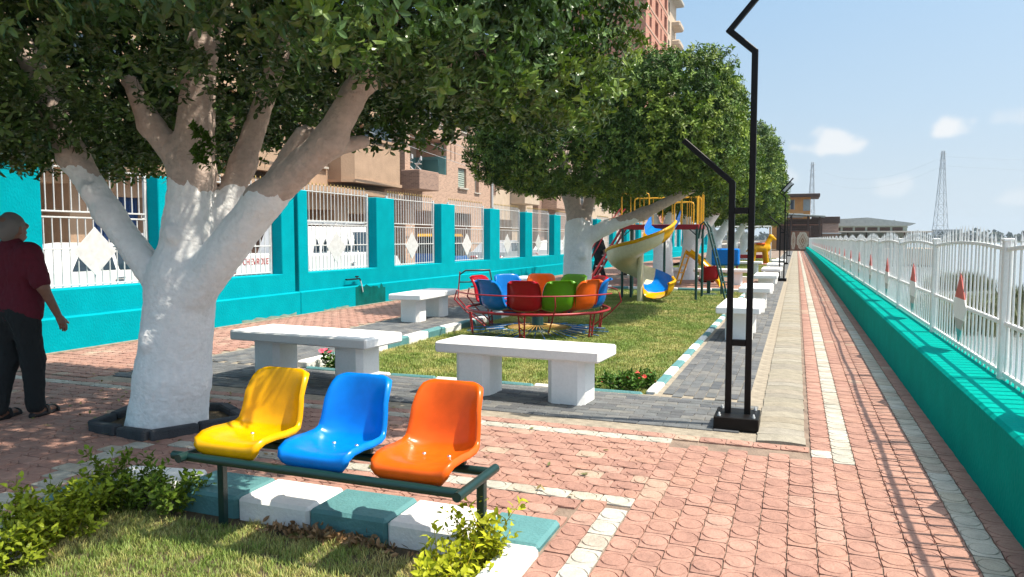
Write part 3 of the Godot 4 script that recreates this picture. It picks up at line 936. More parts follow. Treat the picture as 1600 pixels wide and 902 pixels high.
# ---------- river wall and fence on the right ----------
func build_river_fence() -> void:
	var w := thing("river_wall", "low teal painted wall carrying the white fence along the river", "wall")
	var mb := MB.new()
	mb.bevel(Vector3(1.27, -0.95, -45.5), Vector3(0.42, 2.9, 103), 0.02)
	part("wall_body", mb, M.teal, w)
	var f := thing("river_fence", "long white picket fence with diamond plates along the river", "fence", Vector3(1.39, 0.5, 0))
	var zs := []
	var z := -0.4
	while z > -96.0:
		zs.append(z); z -= 2.85
	var pk := []
	var N := 21
	for i in N:
		var u := (i + 0.5) / N
		var arch := 4.0 * u * (1.0 - u)
		var top := 1.005 + 0.115 * arch
		var p := MB.new()
		p.bevel(Vector3(0, (top - 0.07) * 0.5, 0), Vector3(0.012, top - 0.07, 0.023), 0.002)
		var a := top - 0.07
		for q in 4:
			var c := [Vector2(-0.008, -0.012), Vector2(0.008, -0.012), Vector2(0.008, 0.012), Vector2(-0.008, 0.012)]
			p.tri(Vector3(c[(q + 1) % 4].x, a, c[(q + 1) % 4].y), Vector3(c[q].x, a, c[q].y), Vector3(0, top, 0))
		pk.append(p.done())
	var post := MB.new()
	post.bevel(Vector3(0, 0.49, 0), Vector3(0.058, 0.98, 0.058), 0.005); post.bevel(Vector3(0, 0.99, 0), Vector3(0.07, 0.026, 0.07), 0.006)
	var pm := post.done()
	var rail := MB.new()
	var rp := []
	for j in 13:
		var u := j / 12.0
		rp.append(Vector3(0, 0.925 + 0.04 * 4.0 * u * (1 - u), -2.815 * u - 0.0175))
	for j in 12: rail.bar(rp[j], rp[j + 1] + (rp[j + 1] - rp[j]) * 0.02, 0.024, 0.028, 0.003)
	var rm := rail.done()
	var low := MB.new(); low.bevel(Vector3(0, 0, -1.425), Vector3(0.028, 0.032, 2.77), 0.004)
	var lm := low.done()
	var cnt := 0
	var rest := {}
	for k in zs.size():
		part("post", pm, M.fence_white, f, Transform3D(Basis(), Vector3(0, 0, zs[k])))
		part("top_rail", rm, M.fence_white, f, Transform3D(Basis(), Vector3(0, 0, zs[k])))
		part("mid_rail", lm, M.fence_white, f, Transform3D(Basis(), Vector3(0.002, 0.40, zs[k])))
		part("foot_rail", lm, M.fence_white, f, Transform3D(Basis(), Vector3(0.002, 0.045, zs[k])))
		for i in N:
			var X := Transform3D(Basis.from_euler(Vector3(rng.randf_range(-0.008, 0.008), 0, rng.randf_range(-0.006, 0.006))), Vector3(0.003, 0, zs[k] - 2.85 * (i + 0.5) / N))
			if k >= 1 and cnt < 300:
				part("picket", pk[i], M.fence_white, f, X); cnt += 1
			else:
				if not rest.has(i): rest[i] = []
				rest[i].append(X)
		# diamond plate in four painted bands
		var bands := [[0.31, 0.085, "red_band", M.diamond_red], [0.085, -0.10, "white_band", M.fence_white], [-0.10, -0.19, "grey_band", M.diamond_grey], [-0.19, -0.31, "teal_band", M.diamond_teal]]
		if k > 0 and k < 26:
			var plate := Node3D.new(); put(plate, "diamond_plate", f)
			plate.position = Vector3(-0.024, 0.385, zs[k] - 1.425)
			for b in bands:
				var h0: float = b[0]; var h1: float = b[1]
				var q := PackedVector2Array()
				var wd := func(y: float) -> float: return 0.29 * (1.0 - absf(y) / 0.31)
				if wd.call(h1) > 0.001: q.append_array([Vector2(-wd.call(h1), h1), Vector2(wd.call(h1), h1)])
				else: q.append(Vector2(0, h1))
				if h0 > 0.0 and h1 < 0.0: q.append(Vector2(0.29, 0))
				if wd.call(h0) > 0.001: q.append_array([Vector2(wd.call(h0), h0), Vector2(-wd.call(h0), h0)])
				else: q.append(Vector2(0, h0))
				if h0 > 0.0 and h1 < 0.0: q.append(Vector2(-0.29, 0))
				var m2 := MB.new(); m2.prism(q, Vector3.ZERO, Vector3(0, 0, -1), Vector3.UP, Vector3(0.006, 0, 0))
				part(b[2], m2, b[3], plate)
	for i in rest: crowd("picket_run", pk[i], M.fence_white, f, rest[i], [])

# ---------- river ----------
func reed(seed_: int, blades: int, spread: float, hi: float, wid: float) -> MB:
	return tuft(seed_, blades, spread, hi, wid)

func build_river() -> void:
	var wt := setting("water")
	var mb := MB.new(); flat(mb, 1.3, 1500, -2600, 60, -2.3)
	part("river_surface", mb, M.water, wt)
	var bk := setting("river_bank")
	mb = MB.new()
	var g := []
	for i in 40:
		var z := 20.0 - i * 3.2
		var row := []
		for j in 7:
			row.append(Vector3(1.4 + j * 0.55 + (fnl.get_noise_2d(z * 4.0, 9.0) * 0.7 if j > 1 else 0.0), -1.25 - j * 0.2 + fnl.get_noise_2d(z * 8, j * 20.0) * 0.1, z))
		g.append(row)
	mb.sheet(g, false, false)
	part("slope", mb, M.bank, bk)
	var r := RandomNumberGenerator.new(); r.seed = 91
	var rm := reed(12, 26, 0.22, 0.9, 0.016).done()
	var xf := []; var cols := []
	for i in 700:
		var x := r.randf_range(1.75, 4.6); var z := r.randf_range(-42.0, -3.0)
		var s := r.randf_range(0.5, 1.1)
		xf.append(Transform3D(Basis(Vector3.UP, r.randf() * TAU).scaled(Vector3(s, s, s)), Vector3(x, -1.4 - (x - 1.4) * 0.33, z)))
		cols.append(lin(0.10, 0.15, 0.03).lerp(lin(0.25, 0.24, 0.10), r.randf()))
	crowd("reeds", rm, M.blade, bk, xf, cols)
	# reed islands standing in the river
	var isl := [[7.0, -38.0, 2.6, 5.0, "nearest low green reed island in the river, behind the fence"], [12.5, -46.0, 4.0, 3.2, "wide green reed island in the river at the right edge"], [11.5, -64.0, 2.2, 2.4, "small green reed island farther out in the river"], [5.0, -66.0, 1.8, 4.0, "thin green reed island hugging the far river bank"]]
	for q in isl:
		var t := thing("reed_island", q[4], "reeds", Vector3(q[0], -2.3, q[1]), 0, "reed islands in the river")
		xf = []; cols = []
		for i in 260:
			var a := r.randf() * TAU; var d := sqrt(r.randf())
			var s := r.randf_range(0.8, 1.9) * (1.15 - 0.5 * d)
			xf.append(Transform3D(Basis(Vector3.UP, r.randf() * TAU).scaled(Vector3(s, s, s)), Vector3(cos(a) * d * q[2], 0, sin(a) * d * q[3])))
			cols.append(lin(0.06, 0.085, 0.03).lerp(lin(0.14, 0.15, 0.06), r.randf()))
		crowd("reed_blades", rm, M.blade, t, xf, cols)
	# far shore
	var fs := setting("far_shore")
	mb = MB.new()
	var prof := []
	for i in 60:
		var x := -260.0 + i * 38.0
		var zf := -880.0 + 0.16 * x + fnl.get_noise_2d(x * 0.1, 2.0) * 40.0
		prof.append([Vector3(x, -2.4, zf), Vector3(x, -1.2, zf - 8), Vector3(x, -0.4, zf - 60), Vector3(x, -0.4, zf - 1600)])
	mb.sheet(prof, false, true)
	part("shore_land", mb, M.bank, fs)
	var clump := leaf_cluster(5, 26, 1.5, 0.8, 1.0)
	xf = []; cols = []
	for i in 5200:
		var x := r.randf_range(-120.0, 1500.0)
		var h := 5.0 + 7.0 * maxf(0.0, fnl.get_noise_2d(x * 0.35, 40.0) + 0.35) + 3.0 * fnl.get_noise_2d(x * 1.9, 7.0)
		var z := -896.0 + 0.16 * x + r.randf_range(-40.0, 0.0)
		var y := pow(r.randf(), 1.3) * h
		var s := r.randf_range(1.0, 1.9)
		xf.append(Transform3D(Basis.from_euler(Vector3(r.randf() * TAU, r.randf() * TAU, r.randf() * TAU)).scaled(Vector3(s, s, s)), Vector3(x, y - 0.6, z)))
		cols.append(lin(0.035, 0.055, 0.025).lerp(lin(0.07, 0.09, 0.04), r.randf()))
	crowd("far_trees", clump, M.leaf_far, fs, xf, cols)
	var fb := [[150.0, 26, 11, "pale"], [255.0, 18, 8, "tan"], [420.0, 30, 14, "pale"], [520.0, 20, 9, "tan"]]
	for i in fb.size():
		var q: Array = fb[i]
		var t := thing("far_house", ["pale flat roofed house among trees on the far shore, nearest the pylon", "small tan house on the far shore right of the pale one", "tall pale block on the far shore towards the right edge", "tan house on the far shore at the right edge"][i], "house", Vector3(q[0], -0.6, -930 + 0.16 * q[0]), 0, "houses on the far shore")
		mb = MB.new(); mb.box(Vector3(0, q[2] * 0.5, 0), Vector3(q[1], q[2], 12)); mb.box(Vector3(0, q[2] + 0.4, 0), Vector3(q[1] + 1.2, 0.8, 13))
		part("wall", mb, M.plaster if q[3] == "pale" else M.brick_dark, t)
		for a in 4:
			for b in int(q[2] / 3.5):
				mb = MB.new(); mb.box(Vector3((a - 1.5) * q[1] * 0.22, 2.0 + b * 3.3, 6.0), Vector3(1.6, 1.6, 0.2))
				part("window", mb, M.glass, t)

# ---------- buildings across the street ----------
func facade(t: Node3D, x: float, zn: float, zf: float, y0: float, y1: float, deep: float, m: Material, holes: Array) -> void:
	var ys := [y0, y1]; var zs := [zn, zf]
	for h in holes:
		ys.append_array([h[2], h[3]]); zs.append_array([h[0], h[1]])
	ys.sort(); zs.sort(); zs.reverse()
	var mb := MB.new()
	for i in ys.size() - 1:
		for j in zs.size() - 1:
			if ys[i + 1] - ys[i] < 1e-4 or zs[j] - zs[j + 1] < 1e-4: continue
			var cy: float = (ys[i] + ys[i + 1]) * 0.5; var cz: float = (zs[j] + zs[j + 1]) * 0.5
			var open := false
			for h in holes:
				if cz < h[0] and cz > h[1] and cy > h[2] and cy < h[3]: open = true
			if not open: mb.quad(Vector3(x, ys[i], zs[j]), Vector3(x, ys[i], zs[j + 1]), Vector3(x, ys[i + 1], zs[j + 1]), Vector3(x, ys[i + 1], zs[j]))
	for h in holes:
		var d: float = h[5] if h.size() > 5 else 0.28
		var c := [Vector3(x, h[2], h[0]), Vector3(x, h[2], h[1]), Vector3(x, h[3], h[1]), Vector3(x, h[3], h[0])]
		var ctr := Vector3(x - d * 0.5, (h[2] + h[3]) * 0.5, (h[0] + h[1]) * 0.5)
		for k in 4:
			var a: Vector3 = c[k]; var b: Vector3 = c[(k + 1) % 4]
			mb._face([a, b, b - Vector3(d, 0, 0), a - Vector3(d, 0, 0)], ctr - (a + b) * 0.5)
	# ends, roof, back
	mb.quad(Vector3(x - deep, y0, zn), Vector3(x, y0, zn), Vector3(x, y1, zn), Vector3(x - deep, y1, zn))
	mb.quad(Vector3(x, y0, zf), Vector3(x - deep, y0, zf), Vector3(x - deep, y1, zf), Vector3(x, y1, zf))
	mb.quad(Vector3(x, y1, zn), Vector3(x, y1, zf), Vector3(x - deep, y1, zf), Vector3(x - deep, y1, zn))
	mb.quad(Vector3(x - deep, y0, zf), Vector3(x - deep, y0, zn), Vector3(x - deep, y1, zn), Vector3(x - deep, y1, zf))
	part("wall", mb, m, t)
	for h in holes:
		var d: float = h[5] if h.size() > 5 else 0.28
		var W: float = h[0] - h[1]; var H: float = h[3] - h[2]
		var at := Vector3(x - d, (h[2] + h[3]) * 0.5, (h[0] + h[1]) * 0.5)
		mb = MB.new()
		match h[4]:
			"window":
				mb.box(at + Vector3(-0.02, 0, 0), Vector3(0.03, H, W))
				var o := part("window", mb, M.glass, t)
				mb = MB.new()
				for s in [-1.0, 0.0, 1.0]: mb.box(at + Vector3(0.03, 0, s * (W * 0.5 - 0.035)), Vector3(0.06, H, 0.07))
				for s in [-1.0, 1.0]: mb.box(at + Vector3(0.031, s * (H * 0.5 - 0.035), 0), Vector3(0.055, 0.07, W - 0.15))
				part("frame", mb, M.plaster, o)
				mb = MB.new(); mb.bevel(Vector3(x + 0.03, h[2] - 0.04, at.z), Vector3(0.16, 0.08, W + 0.2), 0.01)
				part("sill", mb, M.plaster, o)
			"shutter":
				for s in [-1.0, 1.0]: mb.box(at + Vector3(0.10, 0, s * W * 0.25), Vector3(0.05, H - 0.04, W * 0.5 - 0.03))
				var o := part("shutter", mb, M.shutter, t)
				for s in int(H / 0.14):
					var sl := MB.new(); sl.box(at + Vector3(0.135, -H * 0.5 + 0.1 + s * 0.14, 0), Vector3(0.02, 0.07, W - 0.16), Basis(Vector3(0, 0, 1), 0.35))
					part("slat", sl, M.shutter, o)
				mb = MB.new(); mb.bevel(Vector3(x + 0.05, h[2] - 0.06, at.z), Vector3(0.22, 0.1, W + 0.2), 0.01)
				part("sill", mb, M.plaster, o)
			"dark":
				mb.box(at + Vector3(-0.02, 0, 0), Vector3(0.03, H, W))
				part("doorway", mb, M.room_wall, t)
			"blue":
				mb.box(at + Vector3(-0.02, 0, 0), Vector3(0.03, H, W))
				var o := part("door", mb, M.blue_door, t)
				for s in int(W / 0.25):
					var rib := MB.new(); rib.box(at + Vector3(0.012, 0, -W * 0.5 + 0.12 + s * 0.25), Vector3(0.03, H - 0.1, 0.03))
					part("rib", rib, M.blue_door, o)
			"wood":
				mb.box(at + Vector3(-0.02, 0, 0), Vector3(0.03, H, W))
				part("door", mb, M.brown_wood, t)
			"balcony":
				mb.box(at + Vector3(-0.02, H * 0.28, 0), Vector3(0.04, H * 0.44, W))
				var o := part("balcony", mb, M.plaster, t)
				mb = MB.new(); mb.box(at + Vector3(-0.02, -H * 0.22, 0), Vector3(0.04, H * 0.56, W))
				mb.box(Vector3(x - d * 0.5, h[2] + H * 0.28, h[1] + 0.03), Vector3(d - 0.1, H * 0.56, 0.04))
				part("painted_dado", mb, M.aqua, o)
				mb = MB.new(); mb.bevel(at + Vector3(0.03, -H * 0.24, W * 0.13), Vector3(0.06, H * 0.52, W * 0.16), 0.01)
				part("balcony_door", mb, M.shutter, o)
				mb = MB.new(); mb.bevel(Vector3(x - d * 0.5, h[2] + H * 0.24, h[1] + 0.08), Vector3(d * 0.5, H * 0.46, 0.05), 0.01)
				part("balcony_door", mb, M.aqua_dark, o)

func cornice(t: Node3D, x: float, zn: float, zf: float, y: float, out: float, h: float, m: Material) -> void:
	var mb := MB.new()
	mb.bevel(Vector3(x + out * 0.5 - 0.1, y, (zn + zf) * 0.5), Vector3(out + 0.2, h, zn - zf + 0.1), 0.03)
	part("cornice", mb, m, t)

func build_buildings() -> void:
	var X := -21.0
	# peach corner house behind the near tree
	var t := thing("peach_house", "peach plastered house with a projecting bay behind the near tree", "house", Vector3.ZERO)
	var holes := []
	for i in 8:
		var z := -6.4 - i * 3.6
		holes.append([z, z - [2.4, 2.2, 2.8, 2.0, 2.6, 2.2, 2.4, 2.2][i], 0.1, [3.1, 3.0, 3.2, 2.9, 3.1, 3.0, 2.9, 2.8][i], ["wood", "blue", "dark", "blue", "dark", "wood", "dark", "dark"][i], [0.3, 0.35, 3.6, 0.3, 3.4, 0.3, 3.2, 3.0][i]])
		holes.append([z - 0.5, z - 1.7, 4.9, 6.5, "window" if i % 2 else "shutter"])
		holes.append([z - 0.5, z - 1.7, 8.2, 9.8, "window"])
	facade(t, X, -5.5, -35.2, 0.0, 11.5, 9.0, M.peach, holes)
	cornice(t, X, -5.5, -35.2, 3.75, 1.1, 0.3, M.peach_trim)
	cornice(t, X, -5.5, -35.2, 7.4, 0.25, 0.25, M.peach_trim)
	for q in [[-14.0, -18.5], [-23.0, -26.5], [-30.0, -35.1]]:
		var mb := MB.new()
		var poly := PackedVector2Array([Vector2(q[0], 0), Vector2(q[1], 0), Vector2(q[1], 0.7), Vector2(q[1] + 0.4, 1.2), Vector2(q[0] - 0.4, 1.2), Vector2(q[0], 0.7)])
		mb.prism(poly, Vector3(X, 4.35, 0), Vector3(0, 0, 1), Vector3.RIGHT, Vector3(0, 2.0, 0))
		var o := part("bay", mb, M.peach, t)
		mb = MB.new()
		var p2 := PackedVector2Array([Vector2(q[0] + 0.1, 0), Vector2(q[1] - 0.1, 0), Vector2(q[1] - 0.1, 0.75), Vector2(q[1] + 0.35, 1.3), Vector2(q[0] - 0.35, 1.3), Vector2(q[0] + 0.1, 0.75)])
		mb.prism(p2, Vector3(X, 4.2, 0), Vector3(0, 0, 1), Vector3.RIGHT, Vector3(0, 0.15, 0))
		mb.prism(p2, Vector3(X, 6.35, 0), Vector3(0, 0, 1), Vector3.RIGHT, Vector3(0, 0.12, 0))
		part("ledge", mb, M.peach_trim, o)
		mb = MB.new(); mb.box(Vector3(X + 1.2, 7.0, (q[0] + q[1]) * 0.5), Vector3(0.04, 1.0, (q[0] - q[1]) * 0.5))
		part("pane", mb, M.glass, o)
	# brick house with the aqua balcony
	t = thing("brick_house", "tan brick house with an aqua painted corner balcony", "house")
	facade(t, X, -37.4, -50.3, 0.0, 12.5, 10.0, M.brick, [[-38.0, -42.8, 5.55, 7.7, "balcony", 2.2], [-44.5, -45.8, 4.9, 6.2, "shutter"], [-47.2, -47.9, 4.7, 6.9, "window"], [-39.5, -42.5, 8.6, 10.4, "window"], [-45, -46.5, 8.6, 10.2, "window"], [-38.5, -41.5, 0.1, 3.2, "dark", 3.2], [-43.5, -46.5, 0.1, 3.2, "wood"]])
	for z in [-43.4, -44.0, -46.4, -46.9, -48.4, -49.0]:
		var mb := MB.new(); mb.box(Vector3(X + 0.03, 7.1, z), Vector3(0.06, 0.9, 0.08))
		part("brick_rib", mb, M.brick, t)
	var mbx := MB.new(); mbx.bevel(Vector3(X + 0.5, 4.85, -38.3), Vector3(1.2, 1.1, 2.4), 0.03)
	part("parapet", mbx, M.brick_dark, t)
	mbx = MB.new(); mbx.rod(Vector3(X + 0.1, 0, -50.1), Vector3(X + 0.1, 9, -50.1), 0.09)
	part("drain_pipe", mbx, M.steel, t)
	for q in [[-38.6, "folding_chair", "folding metal chair on the left of the aqua balcony"], [-39.7, "folding_chair", "folding metal chair on the right of the aqua balcony"]]:
		var c := thing(q[1], q[2], "chair", Vector3(X - 0.4, 5.55, q[0]), 0.3, "chairs on the aqua balcony")
		var mb := MB.new()
		for s in [-0.2, 0.2]:
			mb.rod(Vector3(-0.2, 0, s), Vector3(0.2, 0.85, s), 0.02, 5); mb.rod(Vector3(0.25, 0, s), Vector3(-0.15, 0.45, s), 0.02, 5)
		part("frame", mb, M.steel, c)
		mb = MB.new(); mb.bevel(Vector3(0, 0.45, 0), Vector3(0.4, 0.04, 0.42), 0.01)
		part("seat", mb, M.steel, c)
		mb = MB.new(); mb.bevel(Vector3(0.19, 0.78, 0), Vector3(0.04, 0.25, 0.42), 0.01)
		part("backrest", mb, M.steel, c)
	# next houses along the street
	t = thing("ribbed_house", "beige house with ribbed upper wall right of the brick house", "house")
	facade(t, X - 0.6, -50.4, -61.0, 0.0, 11.0, 9.0, M.plaster_tan, [[-52.6, -54.4, 5.3, 7.2, "dark", 2.5], [-56.0, -59.0, 4.9, 7.4, "window"], [-52.5, -54.5, 8.3, 10, "window"], [-52.0, -56.0, 0.1, 3.0, "dark", 3.2]])
	for i in 10:
		var mb := MB.new(); mb.box(Vector3(X - 0.56, 6.8, -50.6 - i * 0.19), Vector3(0.08, 4.0, 0.09))
		part("rib", mb, M.brick_dark, t)
	mbx = MB.new(); mbx.bevel(Vector3(X, 5.6, -57.4), Vector3(1.3, 2.6, 3.6), 0.03)
	part("bay", mbx, M.plaster_tan, t)
	t = thing("banded_house", "brown banded brick house behind the second tree", "house")
	facade(t, X - 0.2, -61.3, -72.0, 0.0, 10.5, 9.0, M.brick_dark, [[-62.5, -67.0, 5.2, 7.4, "dark", 2.6], [-68.5, -70.5, 5.0, 7.0, "shutter"], [-63, -66, 0.1, 3, "dark", 3.2]])
	mbx = MB.new(); mbx.bevel(Vector3(X + 0.5, 4.7, -64.8), Vector3(1.4, 1.1, 5.0), 0.03)
	part("balcony_wall", mbx, M.brick, t)
	t = thing("pale_house", "pale plastered house farther down the street", "house")
	facade(t, X, -72.4, -88.0, 0.0, 9.5, 9.0, M.plaster_tan, [[-74, -76, 4.9, 6.8, "window"], [-78, -80, 4.9, 6.8, "shutter"], [-83, -85, 4.9, 6.8, "window"]])
	t = thing("low_house", "low tan house at the far end of the street", "house")
	facade(t, X, -88.5, -112.0, 0.0, 7.5, 9.0, M.brick, [[-91, -93, 4.6, 6.4, "window"], [-97, -99, 4.6, 6.4, "window"]])
	# towers
	t = thing("red_tower", "tall red brick tower block with dark empty windows above the trees", "tower")
	holes = []
	for s in 17:
		var y := 1.2 + s * 3.35
		for q in [[-117.5, -119.3], [-122.4, -125.2], [-127.4, -128.5], [-131.0, -133.6]]:
			holes.append([q[0], q[1], y + (0.3 if q[0] < -127 and q[0] > -128 else 0.0), y + 2.3, "dark", 3.0])
	facade(t, -22.3, -114.5, -134.6, 0.0, 60.0, 14.0, M.brick_red, holes)
	for s in 17:
		var mb := MB.new(); mb.box(Vector3(-22.28, 0.75 + s * 3.35, -124.5), Vector3(0.1, 0.22, 20.1))
		part("floor_band", mb, M.brick, t)
	t = thing("beige_tower", "beige tower block with curved balconies just behind the red tower", "tower")
	holes = []
	for s in 13: holes.append([-137.0, -138.6, 1.5 + s * 3.4, 3.6 + s * 3.4, "window"])
	facade(t, -22.6, -135.2, -146.0, 0.0, 46.0, 14.0, M.plaster_tan, holes)
	for s in 12:
		var mb := MB.new(); mb.bevel(Vector3(-21.9, 3.4 + s * 3.4 + 0.4, -143.0), Vector3(1.8, 1.1, 4.6), 0.25)
		part("balcony", mb, M.plaster_tan, t)
	mbx = MB.new(); mbx.bevel(Vector3(-22.0, 45.9, -140.6), Vector3(1.8, 0.7, 11.2), 0.15)
	part("cornice", mbx, M.plaster, t)
	# overhead wires along the street
	for i in 4:
		var w := thing("overhead_wire", ["lowest thin wire sagging in front of the brick house", "second lowest thin wire in front of the brick house", "third thin wire in front of the brick house", "topmost thin wire in front of the brick house"][i], "wire", Vector3.ZERO, 0, "wires over the street")
		var mb := MB.new(); var p := []
		for j in 25:
			var u := j / 24.0
			p.append(Vector3(-18.6 + i * 0.25, 5.0 + i * 0.42 - 1.1 * 4 * u * (1 - u) * 0.5 + (1 - u) * 1.8, -24.0 - 60.0 * u))
		mb.tube(p, 0.012, 4)
		part("strand", mb, M.steel, w)

# ---------- far end of the walk ----------
func build_far_end() -> void:
	var t := thing("carpet_gate", "gate hung with a beige and brown medallion carpet at the walk's end", "gate", Vector3(0.25, 0, -96.5))
	var im := Image.create(192, 256, false, Image.FORMAT_RGB8)
	for y in 256:
		for x in 192:
			var u := (x - 96) / 96.0; var v := (y - 128) / 128.0
			var c := lin(0.40, 0.34, 0.26)
			var d := absf(u) * 1.05 + absf(v) * 0.85
			var a := atan2(v, u)
			var wob := 0.05 * sin(a * 12.0)
			if absf(u) > 0.88 or absf(v) > 0.91: c = lin(0.16, 0.07, 0.04)
			elif d > 1.18 + wob: c = lin(0.20, 0.10, 0.06)
			elif d > 1.06 + wob: c = lin(0.5, 0.45, 0.36)
			if d < 0.62 + wob: c = lin(0.24, 0.13, 0.08)
			if d < 0.50 + wob: c = lin(0.42, 0.35, 0.26)
			if d < 0.30 + wob * 1.5: c = lin(0.22, 0.11, 0.06)
			if d < 0.12: c = lin(0.4, 0.3, 0.2)
			if int(x / 6.0 + y / 9.0) % 7 == 0: c = c * 0.8
			im.set_pixel(x, y, c.linear_to_srgb())
	var cm := StandardMaterial3D.new()
	cm.albedo_texture = ImageTexture.create_from_image(im)
	cm.roughness = 0.95
	for q in [[-0.62, 0.55, M.brown_wood], [0.42, 1.5, cm]]:
		var pl := PlaneMesh.new(); pl.size = Vector2(q[1], 2.3); pl.orientation = PlaneMesh.FACE_Z
		var mb := MB.new(); mb.bevel(Vector3(q[0], 1.25, -0.04), Vector3(q[1] + 0.04, 2.4, 0.06), 0.01)
		var lf := part("gate_leaf", mb, M.brown_wood, t)
		part("carpet", pl, cm, lf, Transform3D(Basis(), Vector3(q[0], 1.25, -0.005)))
	for x in [-0.98, 1.25]:
		var mb := MB.new(); mb.bevel(Vector3(x, 1.5, -0.05), Vector3(0.16, 3.0, 0.16), 0.02)
		part("gate_post", mb, M.brown_wood, t)
	t = thing("brown_shelter", "brown timber shelter with a sloping roof above the carpet gate", "shelter", Vector3(0.1, 0, -101))
	for x in [-2.2, -0.8, 1.2, 2.6]:
		var mb := MB.new(); mb.bevel(Vector3(x, 2.2, 0), Vector3(0.25, 4.4, 0.25), 0.02)
		part("post", mb, M.brown_wood, t)
	var mb := MB.new(); mb.bevel(Vector3(0.2, 4.5, -1.0), Vector3(6.0, 0.16, 5.0), 0.03, Basis(Vector3(0, 0, 1), -0.07))
	part("roof", mb, M.roof_grey, t)
	mb = MB.new(); mb.bevel(Vector3(0.2, 2.0, -3.0), Vector3(5.6, 4.0, 0.2), 0.02)
	part("back_wall", mb, M.brown_wood, t)
	for i in 6:
		mb = MB.new(); mb.bevel(Vector3(0.2, 2.75 + i * 0.25, -0.2 - i * 0.1), Vector3(5.2, 0.08, 0.12), 0.01)
		part("rail", mb, M.brick_red if i == 2 else M.brown_wood, t)
	t = thing("orange_house", "orange plastered house with a brown flat roof at the walk's end", "house", Vector3(-0.4, 0, -112))
	mb = MB.new(); mb.bevel(Vector3(-0.6, 3.7, -3), Vector3(5.4, 7.4, 6), 0.02)
	part("wall", mb, M.orange_wall, t)
	mb = MB.new(); mb.bevel(Vector3(-0.2, 7.55, -2.8), Vector3(7.0, 0.45, 7.6), 0.04)
	part("roof", mb, M.brown_wood, t)
	for x in [-1.9, -1.1, -0.3]:
		mb = MB.new(); mb.box(Vector3(x, 6.3, 0.0), Vector3(0.45, 1.3, 0.1))
		var o := part("window", mb, M.glass, t)
		mb = MB.new()
		for s in [-1, 1]: mb.box(Vector3(x + s * 0.27, 6.3, 0.03), Vector3(0.12, 1.5, 0.14))
		part("frame", mb, M.plaster, o)
	mb = MB.new(); mb.box(Vector3(1.6, 6.2, 0.02), Vector3(0.9, 1.6, 0.12)); part("window", mb, M.roof_grey, t)
	mb = MB.new(); mb.bevel(Vector3(-0.7, 4.75, 0.15), Vector3(3.8, 0.6, 0.3), 0.03); part("balcony_front", mb, M.plaster, t)
	t = thing("brown_store", "dark brown low building left of the grey roofed hall", "building", Vector3(3.6, 0, -108))
	mb = MB.new(); mb.bevel(Vector3(0, 1.95, -3), Vector3(3.2, 3.9, 6), 0.02); part("wall", mb, M.brick_dark, t)
	mb = MB.new(); mb.bevel(Vector3(0, 4.0, -3), Vector3(3.5, 0.9, 6.3), 0.03); part("fascia", mb, M.brown_wood, t)
	mb = MB.new(); mb.bevel(Vector3(0.2, 2.2, 0.4), Vector3(3.4, 0.12, 1.2), 0.02); part("awning", mb, M.steel, t)
	t = thing("riverside_hall", "wide riverside hall with a low grey pitched roof", "hall", Vector3(9.6, 0, -120))
	mb = MB.new()
	mb.prism(PackedVector2Array([Vector2(-5.6, 0), Vector2(5.6, 0), Vector2(6.4, 0.35), Vector2(0, 1.25), Vector2(-6.4, 0.9)]), Vector3(0, 3.35, 0), Vector3.RIGHT, Vector3.UP, Vector3(0, 0, -10))
	part("roof", mb, M.roof_grey, t)
	mb = MB.new(); mb.box(Vector3(0, 1.6, -5), Vector3(10.6, 3.5, 9.4)); part("wall", mb, M.shutter, t)
	for i in 6:
		mb = MB.new(); mb.box(Vector3(-4.2 + i * 1.65, 2.9, -0.28), Vector3(1.35, 0.5, 0.08)); part("window", mb, M.brown_wood, t)
	mb = MB.new(); mb.bevel(Vector3(1.0, 2.45, 2.4), Vector3(13.6, 0.2, 5.0), 0.03); part("canopy", mb, M.plaster, t)
	for i in 6:
		mb = MB.new(); mb.bevel(Vector3(-5.2 + i * 2.4, 1.0, 4.4), Vector3(0.16, 2.8, 0.16), 0.01); part("post", mb, M.brown_wood, t)
	mb = MB.new(); mb.bevel(Vector3(1.0, -0.95, 0), Vector3(15, 2.2, 14), 0.05); part("terrace", mb, M.plaster_tan, t)
	var clump := leaf_cluster(6, 22, 0.35, 0.2, 0.25)
	for i in 4:
		shrub("river_bush", ["leftmost dark bush under the hall's canopy", "second dark bush under the hall's canopy", "third dark bush under the hall's canopy", "rightmost dark bush under the hall's canopy"][i], "bush", Vector3(5.3 + i * 1.7, 0.0, -114.2), Vector3(1.1, 1.1, 0.9), 90, clump, M.leaf_far, lin(0.05, 0.09, 0.02), lin(0.10, 0.15, 0.04), 300 + i, "bushes by the riverside hall")
	for i in 5:
		shrub("far_tree", "distant tree crown %s the grey hall roof" % ["showing left of", "peeping over the left of", "peeping over the middle of", "peeping over the right of", "showing right of"][i], "tree", Vector3(3.0 + i * 3.4, 2.6, -150), Vector3(2.4, 2.4 - 0.3 * absf(i - 2), 2.0), 110, clump, M.leaf_far, lin(0.05, 0.08, 0.03), lin(0.10, 0.13, 0.05), 320 + i, "trees beyond the hall", true)

